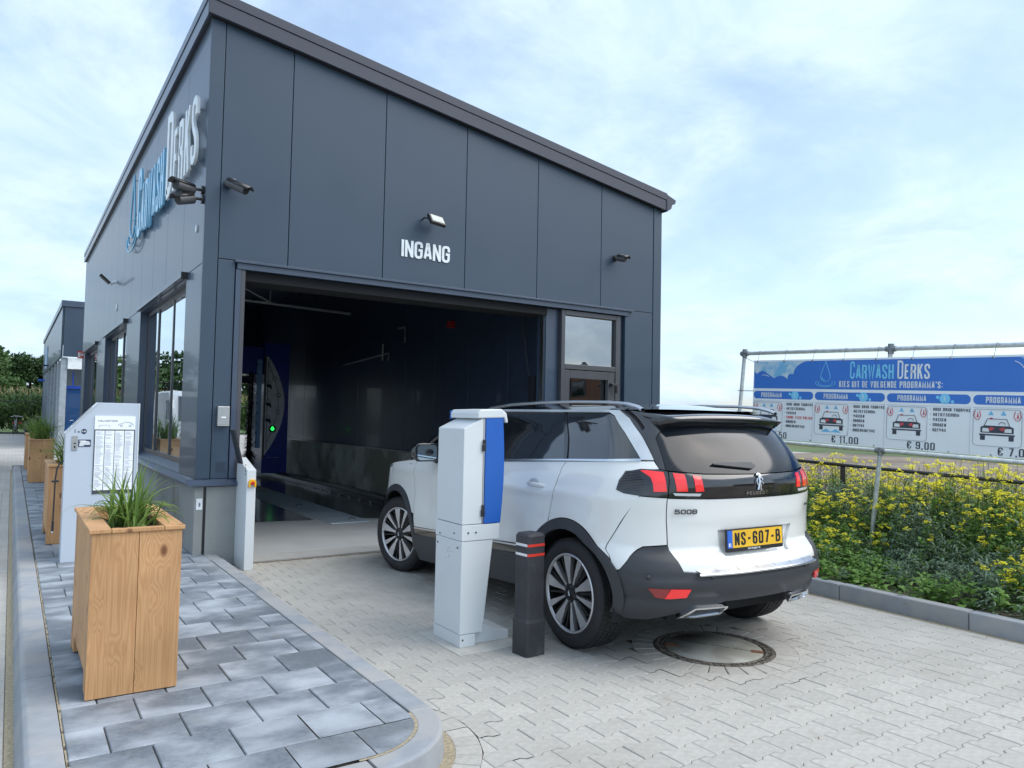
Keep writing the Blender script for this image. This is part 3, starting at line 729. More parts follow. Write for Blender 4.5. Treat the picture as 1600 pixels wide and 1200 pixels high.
# windows of the left wall
M_PANE = glass('hall pane', (0.5, 0.6, 0.62), 0.42, 0.004, 0.85)
for wi, (ya, yb) in enumerate(wins):
    f = MB(); x0, x1 = .104, .15; zb_, zt_ = .93, 2.99
    f.box(x0, x1, ya+.0, ya+.07, zb_, zt_); f.box(x0, x1, yb-.07, yb, zb_, zt_)
    f.box(x0, x1, ya+.071, yb-.071, zt_-.06, zt_); f.box(x0, x1, ya+.071, yb-.071, zb_, zb_+.06)
    wf = f.build('window_frame', M_FRAME, hall, .003)
    mul = [ya+(yb-ya)*k for k in (.385, .71)]
    for q in mul: box('mullion', M_FRAME, wf, x0-.004, x1, q-.026, q+.026, zb_+.061, zt_-.061, .003)
    eds = [ya+.072]+mul+[yb-.072]
    for a, b in zip(eds[:-1], eds[1:]):
        g0 = .033 if a in mul else 0; g1 = .033 if b in mul else 0
        o = MB().add([(.118, a+g0, zb_+.06), (.118, b-g1, zb_+.06), (.118, b-g1, zt_-.06), (.118, a+g0, zt_-.06)], [(0, 3, 2, 1)]).build('pane', M_PANE, wf)
        o.rotation_euler = (0, rng.normal(0, .0012), 0)
    box('window_header', M_TRIM, hall, -.055, .0, ya-.03, yb+.03, 3.004, 3.036, .003)
    box('window_header', M_TRIM, hall, -.05, -.03, ya-.03, yb+.03, 3.037, 3.052, .001)
    box('header_cap', M_BLKM, hall, -.066, -.0, ya-.045, ya-.031, 2.975, 3.055, .002)
    box('reveal', M_TRIM, hall, .0, .103, ya-.002, ya+.012, .862, 3.002); box('reveal', M_TRIM, hall, .0, .103, yb-.012, yb+.002, .862, 3.002)
    box('reveal', M_TRIM, hall, .0, .103, ya+.013, yb-.013, 2.992, 3.003)
    MB().prism([(-.002, .862), (.15, .90), (.15, .929), (.10, .929)][::-1], 'y', ya+.013, yb-.013).build('window_sill', M_TRIM, hall)
# roof edge bands
def gable(zl, zh, y0, y1, x0, x1, m_, nm='roof_fascia'):
    return MB().prism([(x0, zt(x0)+zl), (x1, zt(x1)+zl), (x1, zt(x1)+zh), (x0, zt(x0)+zh)], 'y', y0, y1).build(nm, m_, hall, .004)
gable(0.0, .150, -.08, -.052, -.055, 6.36, M_TRIMW); gable(.154, .255, -.088, -.052, -.065, 6.37, M_TRIMW)
gable(.150, .154, -.07, -.05, -.04, 6.35, M_BLKM, 'roof_joint')
gable(.001, .02, -.051, .06, -.05, 6.35, M_BLKM, 'roof_soffit')
box('roof_fascia', M_TRIM, hall, -.055, -.03, -.05, 15.56, 5.545, 5.70, .004); box('roof_fascia', M_TRIM, hall, -.065, -.03, -.05, 15.57, 5.704, 5.80, .004)
box('roof_soffit', M_BLKM, hall, -.029, .05, -.05, 15.5, 5.549, 5.56)
gable(.10, .22, -.05, 15.56, -.028, 6.36, M_TRIMW, 'roof')
# gutter end at the low eave
MB().prism([(6.36, 4.60), (6.45, 4.66), (6.47, 4.72), (6.53, 4.745), (6.545, 4.80), (6.36, 4.86)], 'y', -.09, 15.5).build('gutter', M_TRIMW, hall, .004)
# right outer wall, rear wall
box('right_wall', M_CLAD, hall, 6.22, 6.338, .06, 15.46, 0, zt(6.3)-.01)
MB().prism([(.0, 3.0), (6.34, 3.0), (6.34, zt(6.34)), (0, zt(0))], 'y', 15.462, 15.56).build('rear_wall', M_NAVY, hall)
box('rear_wall', M_NAVY, hall, 0, .40, 15.462, 15.56, 0, 2.998); box('rear_wall', M_NAVY, hall, 4.62, 6.34, 15.462, 15.56, 0, 2.998)
box('rear_door_header', M_NAVY, hall, .41, 4.61, 15.40, 15.46, 2.42, 3.02)
# inner right wall with concrete plinth
for k in range(13):
    a = .25+k*1.17; b = min(15.45, a+1.166)
    box('inner_panel', M_NAVY, hall, 4.602+rng.uniform(0, .004), 4.68, a, b, .86, 4.7, .004)
box('inner_plinth', mat('inner plinth concrete', (.66, .65, .58), .8, var=.15, nscale=2, bump=.1, bscale=20, col2=(.35, .33, .27), c2s=1.2), hall, 4.55, 4.70, .25, 15.45, 0, .855, .01)
box('inner_ledge', M_STL, hall, 4.54, 4.60, .25, 15.45, .857, .872)
box('ceiling', M_NAVY, hall, .19, 4.70, .21, 15.4, 4.72, 4.78)
# bay floor
hf = empty('bay_floor', (0, 0, 0)); tag(hf, kind='structure')
box('threshold_slab', mat('threshold concrete', (0.40, 0.40, 0.39), 0.8, var=.08, nscale=4, bump=.1, bscale=40), hf, .41, 6.3, .002, .36, -.1, .004, .003)
box('floor_slab', M_FLOOR, hf, .30, 4.55, .366, 15.45, -.1, .004, .003)
MB().add([(.72, 2.9, .007), (2.15, 2.7, .007), (2.19, 15, .007), (.4, 15, .007), (.4, 3.3, .007)], [(0, 1, 2, 3, 4)]).build('wet_patch', M_WET, hf)
MB().add([(2.83, 2.6, .007), (3.2, 2.35, .007), (4.54, 2.9, .007), (4.54, 15, .007), (2.83, 15, .007)], [(0, 1, 2, 3, 4)]).build('wet_patch', M_WET, hf)
for k in range(4):
    box('drain_cover', mat('drain cover plate', (.48, .57, .64), .45, .2, var=.08, nscale=3), hf, 2.22, 2.80, 2.2+k*1.12, 2.2+k*1.12+1.114, .0, .013, .003)
for k, (xx, yy) in enumerate(((2.45, 4.3), (2.62, 2.42))):
    MB().tube([(xx-.05, yy, .02), (xx-.03, yy, .045), (xx+.03, yy, .045), (xx+.05, yy, .02)], .006).build('lifting_ring', M_BLKM, hf)
for xx in (3.72, 3.92, 4.02):
    box('guide_rail', M_BLKM if xx != 3.92 else M_STL, hf, xx, xx+.035, 3.4, 14.5, .008, .10, .005)
for k in range(11): box('rail_bracket', M_STL, hf, 3.70, 4.10, 2.3+k*.5, 2.3+k*.5+.05, .008, .03)
# door unit
dx = hall
box('door_frame', M_FRAME, dx, 4.54, 4.60, .02, .12, 0, 2.995, .004); box('door_frame', M_FRAME, dx, 5.50, 5.585, .02, .12, 0, 2.995, .004)
box('door_frame', M_FRAME, dx, 4.603, 5.497, .02, .12, 2.93, 2.995, .004); box('door_frame', M_FRAME, dx, 4.603, 5.497, .02, .12, 2.20, 2.27, .004)
M_PANE2 = glass('door pane', (0.5, 0.6, 0.62), 0.30, 0.01, 0.15)
MB().add([(4.6, .07, 2.27), (5.5, .07, 2.27), (5.5, .07, 2.93), (4.6, .07, 2.93)], [(0, 1, 2, 3)]).build('transom_pane', M_PANE2, dx)
dr = MB(); dr.box(4.606, 4.70, .03, .09, .02, 2.19); dr.box(5.37, 5.494, .03, .09, .02, 2.19); dr.box(4.701, 5.369, .03, .09, 2.08, 2.19); dr.box(4.701, 5.369, .03, .09, .02, .9)
door = dr.build('door', M_FRAME, dx, .004)
dp_ = MB().add([(-.335, 0, .9), (.335, 0, .9), (.335, 0, 2.08), (-.335, 0, 2.08)], [(0, 1, 2, 3)]).build('pane', M_PANE2, door); dp_.location = (5.035, .06, 0); dp_.rotation_euler = (0, 0, R(7))
hd = MB(); hd.box(5.40, 5.50, -.035, -.01, 2.00, 2.03); hd.box(5.475, 5.50, -.035, -.01, 1.90, 1.999); hd.box(5.40, 5.425, -.01, .03, 1.99, 2.04)
hd.build('handle', M_BLKM, door, .004)
box('sill_box', M_BLKM, hall, 4.27, 4.33, .30, .40, 1.2, 2.1)

# ------------------------------------------------------------------ lettering on the hall
ing = MB(); wtxt = text_width('INGANG', .2, .46, .15, .075)
write(ing, 'INGANG', (2.158, 0.0, 3.383), (1, 0, 0), (0, 0, 1), .203, .46*(.648/wtxt)*1.0, .15, .072, .012)
tag(ing.build('entrance_lettering', M_LETW), 'small white block letters INGANG on the dark front wall above the bay', 'lettering')
# facade name in raised letters on stand-offs, running from far to near: x direction = -Y
def raised(mb, txt, y, z, h, wf, t, gap, mi): return write(mb, txt, (-.05, y, z), (0, -1, 0), (0, 0, 1), h, wf, t, gap, .028, mi)
def letter_objs(parent, chars, y, z0, hs, m, wtarget, t=.118, gp=.15):
    """each raised letter is a part of its own"""
    tot = sum(text_width(c, h, .46, t)+gp*hs[-1] for c, h in zip(chars, hs)); k = wtarget/tot
    for c, h in zip(chars, hs):
        mb = MB(); kk = ((.46-t)*GL[c][0]+t)*h*k
        raised(mb, c, 0, 0, h, (kk/h-t)/(GL[c][0] or 1)+t if GL[c][0] else t, t, 0, 0)
        # stand-off pins
        for zz in (.12*h, .88*h): mb.cyl((-.05, -kk*.12, zz), 'x', .008, .05, 6)
        o = mb.build('letter', m, parent); o.location = (0, y, z0); y -= kk+gp*hs[-1]*k
    return y
nm = empty('facade_lettering', (0, 0, 0)); tag(nm, 'raised light blue and white letters CARWASH DERKS with water drop on the side wall', 'lettering')
letter_objs(nm, 'CARWASH', 4.62, 4.12, [1.04]+[.72]*6, M_LETB, 2.45)
letter_objs(nm, 'DERKS', 2.05, 4.11, [1.05]+[.72]*4, M_LETW, 1.93)
dm = MB()
dp = []
for i in range(33):
    t = i/32; a = PI*1.5*t-PI*.25
    dp.append((5.28+.30*math.sin(a+PI)*-1, 4.62-.30*math.cos(a+PI)*-1 if False else 4.62+.30*math.cos(a+PI)))
dp = [(5.28, 5.28)]+[(5.28-.27*math.sin(R(a)), 4.55-.27*math.cos(R(a))) for a in range(-118, 119, 12)]+[(5.28, 5.28)]
dm.tube([(-.06, y, z) for y, z in dp], .016, 6)
for rr, z in ((.45, 4.32), (.62, 4.28)):
    dm.tube([(-.06, 5.28+rr*math.cos(R(a)), z+rr*.33*math.sin(R(a))) for a in range(-200, 21, 10)], .014, 6)
for y, z in ((5.28, 5.2), (5.05, 4.6), (5.5, 4.6), (5.28, 4.28), (4.8, 4.28), (5.75, 4.28)): dm.cyl((-.06, y, z), 'x', .008, .06, 6)
dm.build('water_drop', M_LETB, nm)

# ------------------------------------------------------------------ cameras and lamps
def bullet_cam(name, label, base, nrm, aim, L_=.20, r=.042, arm=.10, group=None):
    o = empty(name, base); tag(o, label, 'camera', group)
    n = Vector(nrm); a = Vector(aim).normalized()
    m = MB(); m.cyl((0, 0, 0), n, .045, .03, 16); m.build('mount', M_BLKM, o)
    p = n*arm+Vector((0, 0, -.01)); m = MB(); m.tube([n*.03, n*(arm*.7), p], .016, 8); m.build('arm', M_BLKM, o)
    m = MB(); c0 = p-a*.03; m.tube([c0, c0+a*L_], r, 16); m.build('camera_body', mat('camera housing grey', (.085, .088, .095), .45), o, .004)
    m = MB(); m.cyl(c0+a*(L_-.004), a, r*.86, .007, 16); m.build('lens_face', M_PIT, o)
    up = Vector((0, 0, 1)); sd_ = a.cross(up).normalized(); u2 = sd_.cross(a)
    m = MB()
    vs = []
    for i in range(9):
        t = R(-70+140*i/8); q = (sd_*math.sin(t)+u2*math.cos(t))*(r+.006)
        vs += [c0+q+a*.01, c0+q+a*(L_+.05)]
    m.add(vs, [(2*i, 2*i+1, 2*i+3, 2*i+2) for i in range(8)], 0, True)
    s_ = m.build('sun_shield', M_BLKM, o); sl_ = s_.modifiers.new('s', 'SOLIDIFY'); sl_.thickness = .004
    m = MB(); c = c0+a*.06+u2*(r+.008)+sd_*.0; m.box(-.02, .02, -.006, .006, 0, .002, M=Matrix.Translation(c)); m.build('maker_plate', M_LETW, o)
    return o
bullet_cam('surveillance_camera', 'grey bullet camera on the front wall beside the left corner, tilted down to the right', (.205, -.006, 3.86), (0, -1, 0), (.55, -.72, -.42), .25, .045, .09)
bullet_cam('surveillance_camera', 'upper of the two bullet cameras sticking out from the side wall near the front corner', (-.0, .12, 3.79), (-1, 0, 0), (-.80, -.42, .02), .20, .055, .13)
bullet_cam('surveillance_camera', 'lower of the two bullet cameras sticking out from the side wall near the front corner', (-.0, .10, 3.69), (-1, 0, 0), (-.80, -.30, -.28), .17, .055, .13)
bullet_cam('surveillance_camera', 'small dark camera on the front wall above the glazed door', (5.44, 0, 3.80), (0, -1, 0), (.35, -.9, -.25), .13, .045, .09)
fl = empty('flood_lamp', (2.42, 0, 3.86)); tag(fl, 'black flood lamp tilted down above the INGANG letters', 'lamp')
MB().tube([(0, 0, 0), (.0, -.06, .01), (.05, -.10, -.0), (.07, -.16, -.02)], .010).build('bracket', M_BLKM, fl)
Mx = Matrix.Translation((.10, -.18, -.03)) @ Matrix.Rotation(R(-38), 4, 'X') @ Matrix.Rotation(R(8), 4, 'Z')
MB().box(-.105, .105, -.02, .025, -.075, .075, M=Mx).build('housing', M_BLKM, fl, .006)
MB().box(-.085, .085, -.0225, -.019, -.055, .055, M=Mx).build('lamp_glass', mat('frosted lamp glass', (.55, .58, .55), .3), fl)
fl2 = empty('flood_lamp', (0, 7.8, 3.93)); tag(fl2, 'small black flood lamp on a white joint, on the side wall above the windows', 'lamp')
MB().tube([(0, 0, 0), (-.06, 0, -.02), (-.10, .02, -.05)], .028).build('bracket', M_LETW, fl2)
MB().box(-.11, .11, -.08, .08, -.022, .022, M=Matrix.Translation((-.20, .02, .03)) @ Matrix.Rotation(R(42), 4, 'Y')).build('housing', M_BLKM, fl2, .01)
for y, z, a, lb in ((7.62, 3.43, .09, 'small pale round plate under the side wall flood lamp'), (.40, 3.45, .05, 'small pale plate on the side wall close to the front corner')):
    o = MB().cyl((-.012, y, z), 'x', a*.8, .012, 12).build('wall_plate', M_WHT); tag(o, lb, 'plate')
ib = empty('card_reader', (0.235, -.004, 1.49)); tag(ib, 'steel card reader box on the dark left pier of the entrance', 'card reader')
box('housing', M_STL, ib, -.058, .058, -.05, 0, -.09, .10, .006); box('display', M_LETW, ib, -.022, .022, -.0535, -.0505, -.018, -.004); box('lip', M_STL, ib, -.058, .058, -.056, -.0, -.098, -.091, .002)
vg = MB()
for k in range(9): vg.box(.19+k*.011, .194+k*.011, -.004, .0, .93, 1.03)
vg.build('vent_slots', M_TRIM, hall)
lbp = empty('house_label', (.035, -.018, .62)); tag(lbp, 'small white paper label on the concrete corner of the plinth', 'label')
box('paper', M_LETW, lbp, -.022, .035, -.004, 0, -.06, .05); mm_ = MB(); write(mm_, '8', (0.0, -.0045, -.03), (1, 0, 0), (0, 0, 1), .04, .4, .16); mm_.build('print', M_SIGNG, lbp)

# ------------------------------------------------------------------ white operating post with emergency stop
wp = empty('operating_post', (.39, -.42, 0)); tag(wp, 'narrow white steel post with yellow emergency stop beside the bay entrance', 'post')
MB().prism([(0, 0), (.40, 0), (.40, 1.075), (0, .972)], 'x', 0, .088).build('post_body', M_WHT, wp, .004)
MB().box(-.006, .012, -.16, .0, 0, .34, M=Matrix.Translation((-.04, .20, 1.03)) @ Matrix.Rotation(R(-14), 4, 'Y')).build('display_flap', M_BLKM, wp, .002)
wg_ = MB().prism([(-.035, -.04), (-.018, -.04), (-.018, 0), (.018, 0), (.018, -.04), (.035, -.04), (.035, .012), (.02, .036), (-.02, .036), (-.035, .012)], 'y', -.03, 0).build('guard', mat('safety yellow', (.80, .42, .01), .4), wp, .004)
wg_.location = (.05, .0, .845)
sb_ = MB().cyl((.05, 0, .845), (0, -1, 0), .017, .035, 14); sb_.build('stop_button', mat('stop red', (.55, .02, .02), .3, coat=.5), wp, .003)
mb = MB()
for k in range(4): mb.box(-.003, 0.0, .05, .062, .92+k*.03, .935+k*.03)
mb.build('slots', M_INK, wp)

# ------------------------------------------------------------------ payment kiosk
ks = empty('payment_kiosk', (.98, -3.60, 0)); tag(ks, 'tall white payment column with a bright blue front panel, left of the white car', 'payment kiosk')
box('foot_plate', mat('kiosk footing concrete', (.48, .47, .43), .85, var=.1, nscale=9, bump=.1), ks, -.075, .42, -.14, .46, -.03, .006, .002)
MB().prism([(0, 0.006), (.118, .006), (.118, .085), (0, .085)], 'y', -.005, .37).build('base_skirt', M_WHT, ks, .003)
MB().prism([(.12, 0.006), (.405, .006), (.405, .068), (.30, .085), (.12, .17)], 'y', .03, .33).build('base_foot', M_WHT, ks, .004)
MB().prism([(0, .088), (.175, .088), (.245, .700), (0, .700)], 'y', .0, .365).build('lower_body', M_WHT, ks, .004)
box('middle_collar', M_WHT, ks, -.002, .292, -.004, .369, .703, .808, .003)
# upper body with sloped cap
ub = MB(); x1 = .152; H0, H1 = 1.452, 1.525
ub.add([(0, 0, .812), (x1, 0, .812), (x1, .36, .812), (0, .36, .812), (0, 0, H0), (x1, 0, H1), (x1, .36, H1), (0, .36, H0)],
       [(0, 3, 2, 1), (4, 5, 6, 7), (0, 1, 5, 4), (1, 2, 6, 5), (2, 3, 7, 6), (3, 0, 4, 7)])
ub.build('upper_body', M_WHT, ks, .004)
box('door_edge', M_SATIN, ks, x1+.001, x1+.012, -.0, .36, .812, 1.52)
cap = MB().prism([(.10, 1.558), (.115, 1.582), (.29, 1.590), (.33, 1.562), (.345, 1.495), (.322, 1.495), (.312, 1.53), (.10, 1.522)][::-1], 'y', -.012, .372)
cap.build('top_hood', M_WHT, ks, .008)
bf = MB(); pts = []
for i in range(13):
    z = .812+(1.548-.812)*i/12; t = (z-.812)/.736; pts.append((.298+.020*math.sin(PI*t)+.006*t, z))
out_ = [(.168, .812)]+pts+[(.168, 1.548)]
bf.prism(out_, 'y', -.006, .366); bf.build('blue_front', M_KBLUE, ks, .003)
box('side_mark', M_KBLUE, ks, .102, .120, .374, .386, 1.515, 1.575)
for z in (1.30, .86):
    h = MB(); h.box(x1-.012, x1+.014, -.016, -.002, z, z+.045); h.box(x1-.006, x1+.010, -.020, -.002, z+.047, z+.08); h.build('hinge', M_BLKM, ks, .002)
sc_ = MB()
for x in (.045, .105): sc_.cyl((x, -.004, .757), (0, -1, 0), .006, .005, 8)
sc_.cyl((.02, -.005, .055), (0, -1, 0), .006, .004, 8)
for y, z in ((.10, .745), (.30, .72), (.05, .655), (.33, .655)): sc_.cyl((-.002, y, z), (-1, 0, 0), .006, .004, 8)
sc_.build('screw', M_BLKM, ks)
dm_ = MB()
for i in range(7): dm_.sphere((0.0, .18+rng.uniform(-.05, .05), .60+rng.uniform(-.04, .05)), .008, 8, 5, sc=(.35, 1, 1))
dm_.build('sealant_dab', M_LENS, ks)

# ------------------------------------------------------------------ bollard
bo = empty('bollard', (1.325, -3.90, 0)); bo.rotation_euler = (0, 0, R(5)); tag(bo, 'square dark plastic bollard with red and white reflective strips in front of the rear wheel', 'bollard')
M_BOL = mat('recycled plastic charcoal', (.035, .035, .042), .6, var=.25, nscale=8, bump=.25, bscale=40, col2=(.12, .12, .12), c2s=4, c2lo=.58, c2hi=.8)
a, b = .072, .080
def sq(s_, z, c=.012): return [(-s_, -s_+c, z), (-s_+c, -s_, z), (s_-c, -s_, z), (s_, -s_+c, z), (s_, s_-c, z), (s_-c, s_, z), (-s_+c, s_, z), (-s_, s_-c, z)]
rings = [sq(b, -.02), sq(b, .215), sq(a, .235), sq(a, .765), sq(a-.012, .782)]
vs = [p for r_ in rings for p in r_]; fs = [(i*8+k, i*8+(k+1) % 8, (i+1)*8+(k+1) % 8, (i+1)*8+k) for i in range(4) for k in range(8)]+[tuple(range(32, 40))]
MB().add(vs, fs).build('bollard_body', M_BOL, bo)
M_RRED = mat('reflective red', (.75, .05, .03), .4); M_RWHT = mat('reflective white', (.75, .76, .78), .4)
for z in (.700, .638):
    t = MB(); r1 = [(x*1.022, y*1.022, z_) for x, y, z_ in sq(a, z)]; r2 = [(x, y, z+.017) for x, y, _ in r1]
    t.add(r1+r2, [(k, (k+1) % 8, 8+(k+1) % 8, 8+k) for k in (1, 2, 3, 4, 5, 0)]); t.build('red_strip', M_RRED, bo)
    box('white_strip', M_RWHT, bo, -a*1.024-.0008, -a*1.01, -a+.014, a-.014, z+.0, z+.017)

# ------------------------------------------------------------------ vacuum / fragrance coin machine
vm = empty('coin_machine', (-1.12, .10, .12)); tag(vm, 'pale grey coin machine with slanted top and white instruction panel by the wall', 'coin machine')
ol = [(0, 0), (.605, 0), (.605, 1.478), (.262, 1.478), (-.005, 1.182), (-.0, 1.15)]
MB().prism([(x, z) for x, z in ol], 'y', .0, .20).build('machine_body', M_WHT2, vm, .004)
# slanted top tray with slot
dv = Vector((.267, 0, .296)).normalized(); nv = Vector((-dv.z, 0, dv.x)); Mx = Matrix(((dv.x, 0, nv.x, -.005), (0, 1, 0, 0), (dv.z, 0, nv.z, 1.182), (0, 0, 0, 1)))
MB().box(.0, .395, -.008, .21, .001, .008, M=Mx).build('slanted_top', M_WHT, vm, .002)
MB().box(.10, .33, .045, .075, .0085, .011, M=Mx).build('grip_slot', M_FRAME, vm); MB().box(.03, .05, .04, .06, .0085, .012, M=Mx).box(.06, .075, .04, .06, .0085, .012, M=Mx).build('button', M_KBLUE, vm)
box('side_trim', M_WHT, vm, .600, .612, -.004, .204, 0, 1.478, .002)
pn = empty('instruction_panel'); pn.parent = vm
bp_ = box('backing_plate', M_FRAME, vm, .232, .575, -.006, 0, .622, 1.225); 
hp = box('header_card', M_SIGNW, vm, .232, .575, -.010, 0, 1.226, 1.352)
D.objects.remove(pn)
h = MB(); write(h, 'VALMOTION', (.255, -.0105, 1.298), (1, 0, 0), (0, 0, 1), .017, 1.0, .2, .18); h.build('header_print', M_SIGNG, hp)
cs_ = MB(); cp = [(.43, 1.262), (.435, 1.278), (.462, 1.283), (.485, 1.297), (.52, 1.297), (.545, 1.284), (.556, 1.275), (.556, 1.262)]
cs_.tube([(x, -.0112, z) for x, z in cp], .0014, 4)
for x in (.455, .53): cs_.tube([(x+.009*math.cos(t), -.0112, 1.262+.009*math.sin(t)) for t in np.linspace(0, 2*PI, 13)], .0013, 4)
cs_.tube([(.27, -.0112, 1.245), (.268, -.0112, 1.263), (.35, -.0112, 1.268), (.362, -.0112, 1.245)], .001, 4)
cs_.build('car_sketch', M_SIGNG, hp)
for k in range(4):
    xa = .240+k*.083; pp = box('paper_strip', M_SIGNW, vm, xa, xa+.077, -.0095, -.006, .655, 1.215)
    pr = MB(); z = 1.20
    while z > .67:
        L_ = rng.uniform(.5, .95)*.065
        if rng.random() < .85: pr.add([(xa+.006, -.0100, z), (xa+.006+L_, -.0100, z), (xa+.006+L_, -.0100, z+.0035), (xa+.006, -.0100, z+.0035)], [(0, 1, 2, 3)])
        if rng.random() < .12: pr.add([(xa+.004, -.0100, z-.008), (xa+.073, -.0100, z-.008), (xa+.073, -.0100, z-.0065), (xa+.004, -.0100, z-.0065)], [(0, 1, 2, 3)])
        z -= .0105
    pr.build('small_print', mat('pale print grey', (.34, .38, .44), .6), pp)
box('coin_plate', M_STL, vm, .052, .098, -.008, 0, 1.03, 1.166, .002)
c_ = MB().box(.066, .086, -.0095, -.008, 1.09, 1.10).box(.070, .082, -.0095, -.008, 1.05, 1.073); c_.build('coin_slot', M_INK, vm)
box('hand_label', mat('label navy', (.02, .03, .08), .4), vm, .104, .206, -.004, 0, 1.063, 1.130, .002)
hn = MB()
for k, (xa, xb, z) in enumerate(((.112, .165, 1.117), (.118, .198, 1.105), (.115, .20, 1.095), (.112, .198, 1.085), (.112, .15, 1.074), (.13, .19, 1.112))): hn.box(xa, xb, -.0048-.0002*k, -.004, z-.004, z+.004)
hn.build('hand_print', M_LETW, vm)
pt = MB(); write(pt, '1', (.068, -.0006, 1.19), (1, 0, 0), (0, 0, 1), .034, .45, .2, .15); write(pt, 'X', (.092, -.0006, 1.19), (1, 0, 0), (0, 0, 1), .022, 1.0, .22, .15)
pt.cyl((.147, 0, 1.206), (0, -1, 0), .024, .002, 20); pt.build('price_print', mat('price navy', (.02, .03, .08), .4), vm)
pt = MB(); write(pt, '0.50', (.129, -.0026, 1.199), (1, 0, 0), (0, 0, 1), .014, .62, .2, .15); pt.build('price_number', M_LETW, vm)
# air hose with nozzle hanging at the left side
hs_ = MB(); hs_.tube([(-.002, .10, .93), (-.03, .09, .91), (-.052, .08, .86), (-.062, .08, .76), (-.064, .08, .62), (-.066, .08, .36), (-.067, .08, .30)], .007, 8); hz = hs_.build('air_hose', M_BLKM, vm)
MB().cyl((-.063, .08, .735), 'z', .030, .016, 16).build('hose_collar', M_BLKM, hz)
MB().cyl((-.067, .08, .285), 'z', .011, .09, 10).build('nozzle_grip', M_BLKM, hz); MB().sphere((-.067, .08, .275), .010, 8, 6).build('nozzle_tip', M_CHROME, hz)

# ------------------------------------------------------------------ wooden planters
M_RIM = M_WOOD
def planter(name_label, x, y, z, L_=1.0, Wd=.41, H_=.825):
    p = empty('wooden_planter', (x, y, z)); tag(p, name_label, 'planter', 'wooden planters along the kerb')
    return p
def build_planter(p, L_=1.0, Wd=.412, H_=.825):
    rt = .022   # rim thickness
    hb = H_-rt
    # front and back: two broad boards each
    for yy in (0, L_-.03):
        xs = [(0.0, Wd*.512), (Wd*.512+.002, Wd)]
        for a, b in xs: 
            o = box('board', M_WOOD, p, a, b, yy, yy+.03, .004, hb, .002)
    # sides: upright boards between the corner boards, cut short at the foot between the ends
    n = 8
    for xx in (.002, Wd-.027):
        for k in range(n):
            ya = .031+(L_-.062)*k/n; yb = .031+(L_-.062)*(k+1)/n-.0025
            o = box('board', M_WOOD, p, xx, xx+.025, ya, yb, .105 if 0 < k < n-1 else .01, hb, .003)
    rw = .085
    box('rim_board', M_RIM, p, -.012, rw, -.012, L_+.012, hb+.001, H_, .003); box('rim_board', M_RIM, p, Wd-rw, Wd+.012, -.012, L_+.012, hb+.001, H_, .003)
    box('rim_board', M_RIM, p, rw+.002, Wd-rw-.002, -.012, .035, hb+.0005, H_-.0015, .003); box('rim_board', M_RIM, p, rw+.002, Wd-rw-.002, L_-.035, L_+.012, hb+.0005, H_-.0015, .003)
    box('soil', M_SOILP, p, .035, Wd-.035, .035, L_-.035, hb-.16, hb-.055)
specs = [('large wooden planter nearest the camera, with a knotty two-board end', -1.195, -3.765), ('wooden planter half hidden behind the pale coin machine', -1.195, 1.256), ('wooden planter beyond the coin machine, third from the camera', -1.235, 9.1), ('farthest wooden planter at the end of the sidewalk', -1.245, 12.75)]
p0 = planter(specs[0][0], specs[0][1], specs[0][2], .12); build_planter(p0)
planters = [p0]
for lb, x, y in specs[1:]:
    c = copy_tree(p0); c.location = (x, y, .12); c['label'] = lb; planters.append(c)
pc = copy_tree(p0); pc.location = (5.62, 25.2, -.01); pc['label'] = 'wooden planter behind the hall, seen through the open bay'; pc['group'] = 'wooden planters along the kerb'

def leaf_mat(name, c, c2, tr=.35):
    m = D.materials.new(name); m.use_nodes = True; t = m.node_tree; n = t.nodes; l = t.links; n.clear()
    o = n.new('ShaderNodeOutputMaterial'); d = n.new('ShaderNodeBsdfPrincipled'); d.inputs['Roughness'].default_value = .55; d.inputs['Specular IOR Level'].default_value = .3
    tl = n.new('ShaderNodeBsdfTranslucent'); mx = n.new('ShaderNodeMixShader'); mx.inputs[0].default_value = tr
    at = n.new('ShaderNodeNewGeometry'); rm = n.new('ShaderNodeValToRGB'); l.new(at.outputs['Random Per Island'], rm.inputs[0])
    rm.color_ramp.elements[0].color = (*c, 1); rm.color_ramp.elements[1].color = (*c2, 1)
    l.new(rm.outputs[0], d.inputs['Base Color']); l.new(rm.outputs[0], tl.inputs[0]); l.new(d.outputs[0], mx.inputs[1]); l.new(tl.outputs[0], mx.inputs[2]); l.new(mx.outputs[0], o.inputs[0])
    return m
M_BLADE = leaf_mat('grass lily leaf', (.10, .19, .03), (.24, .34, .09))
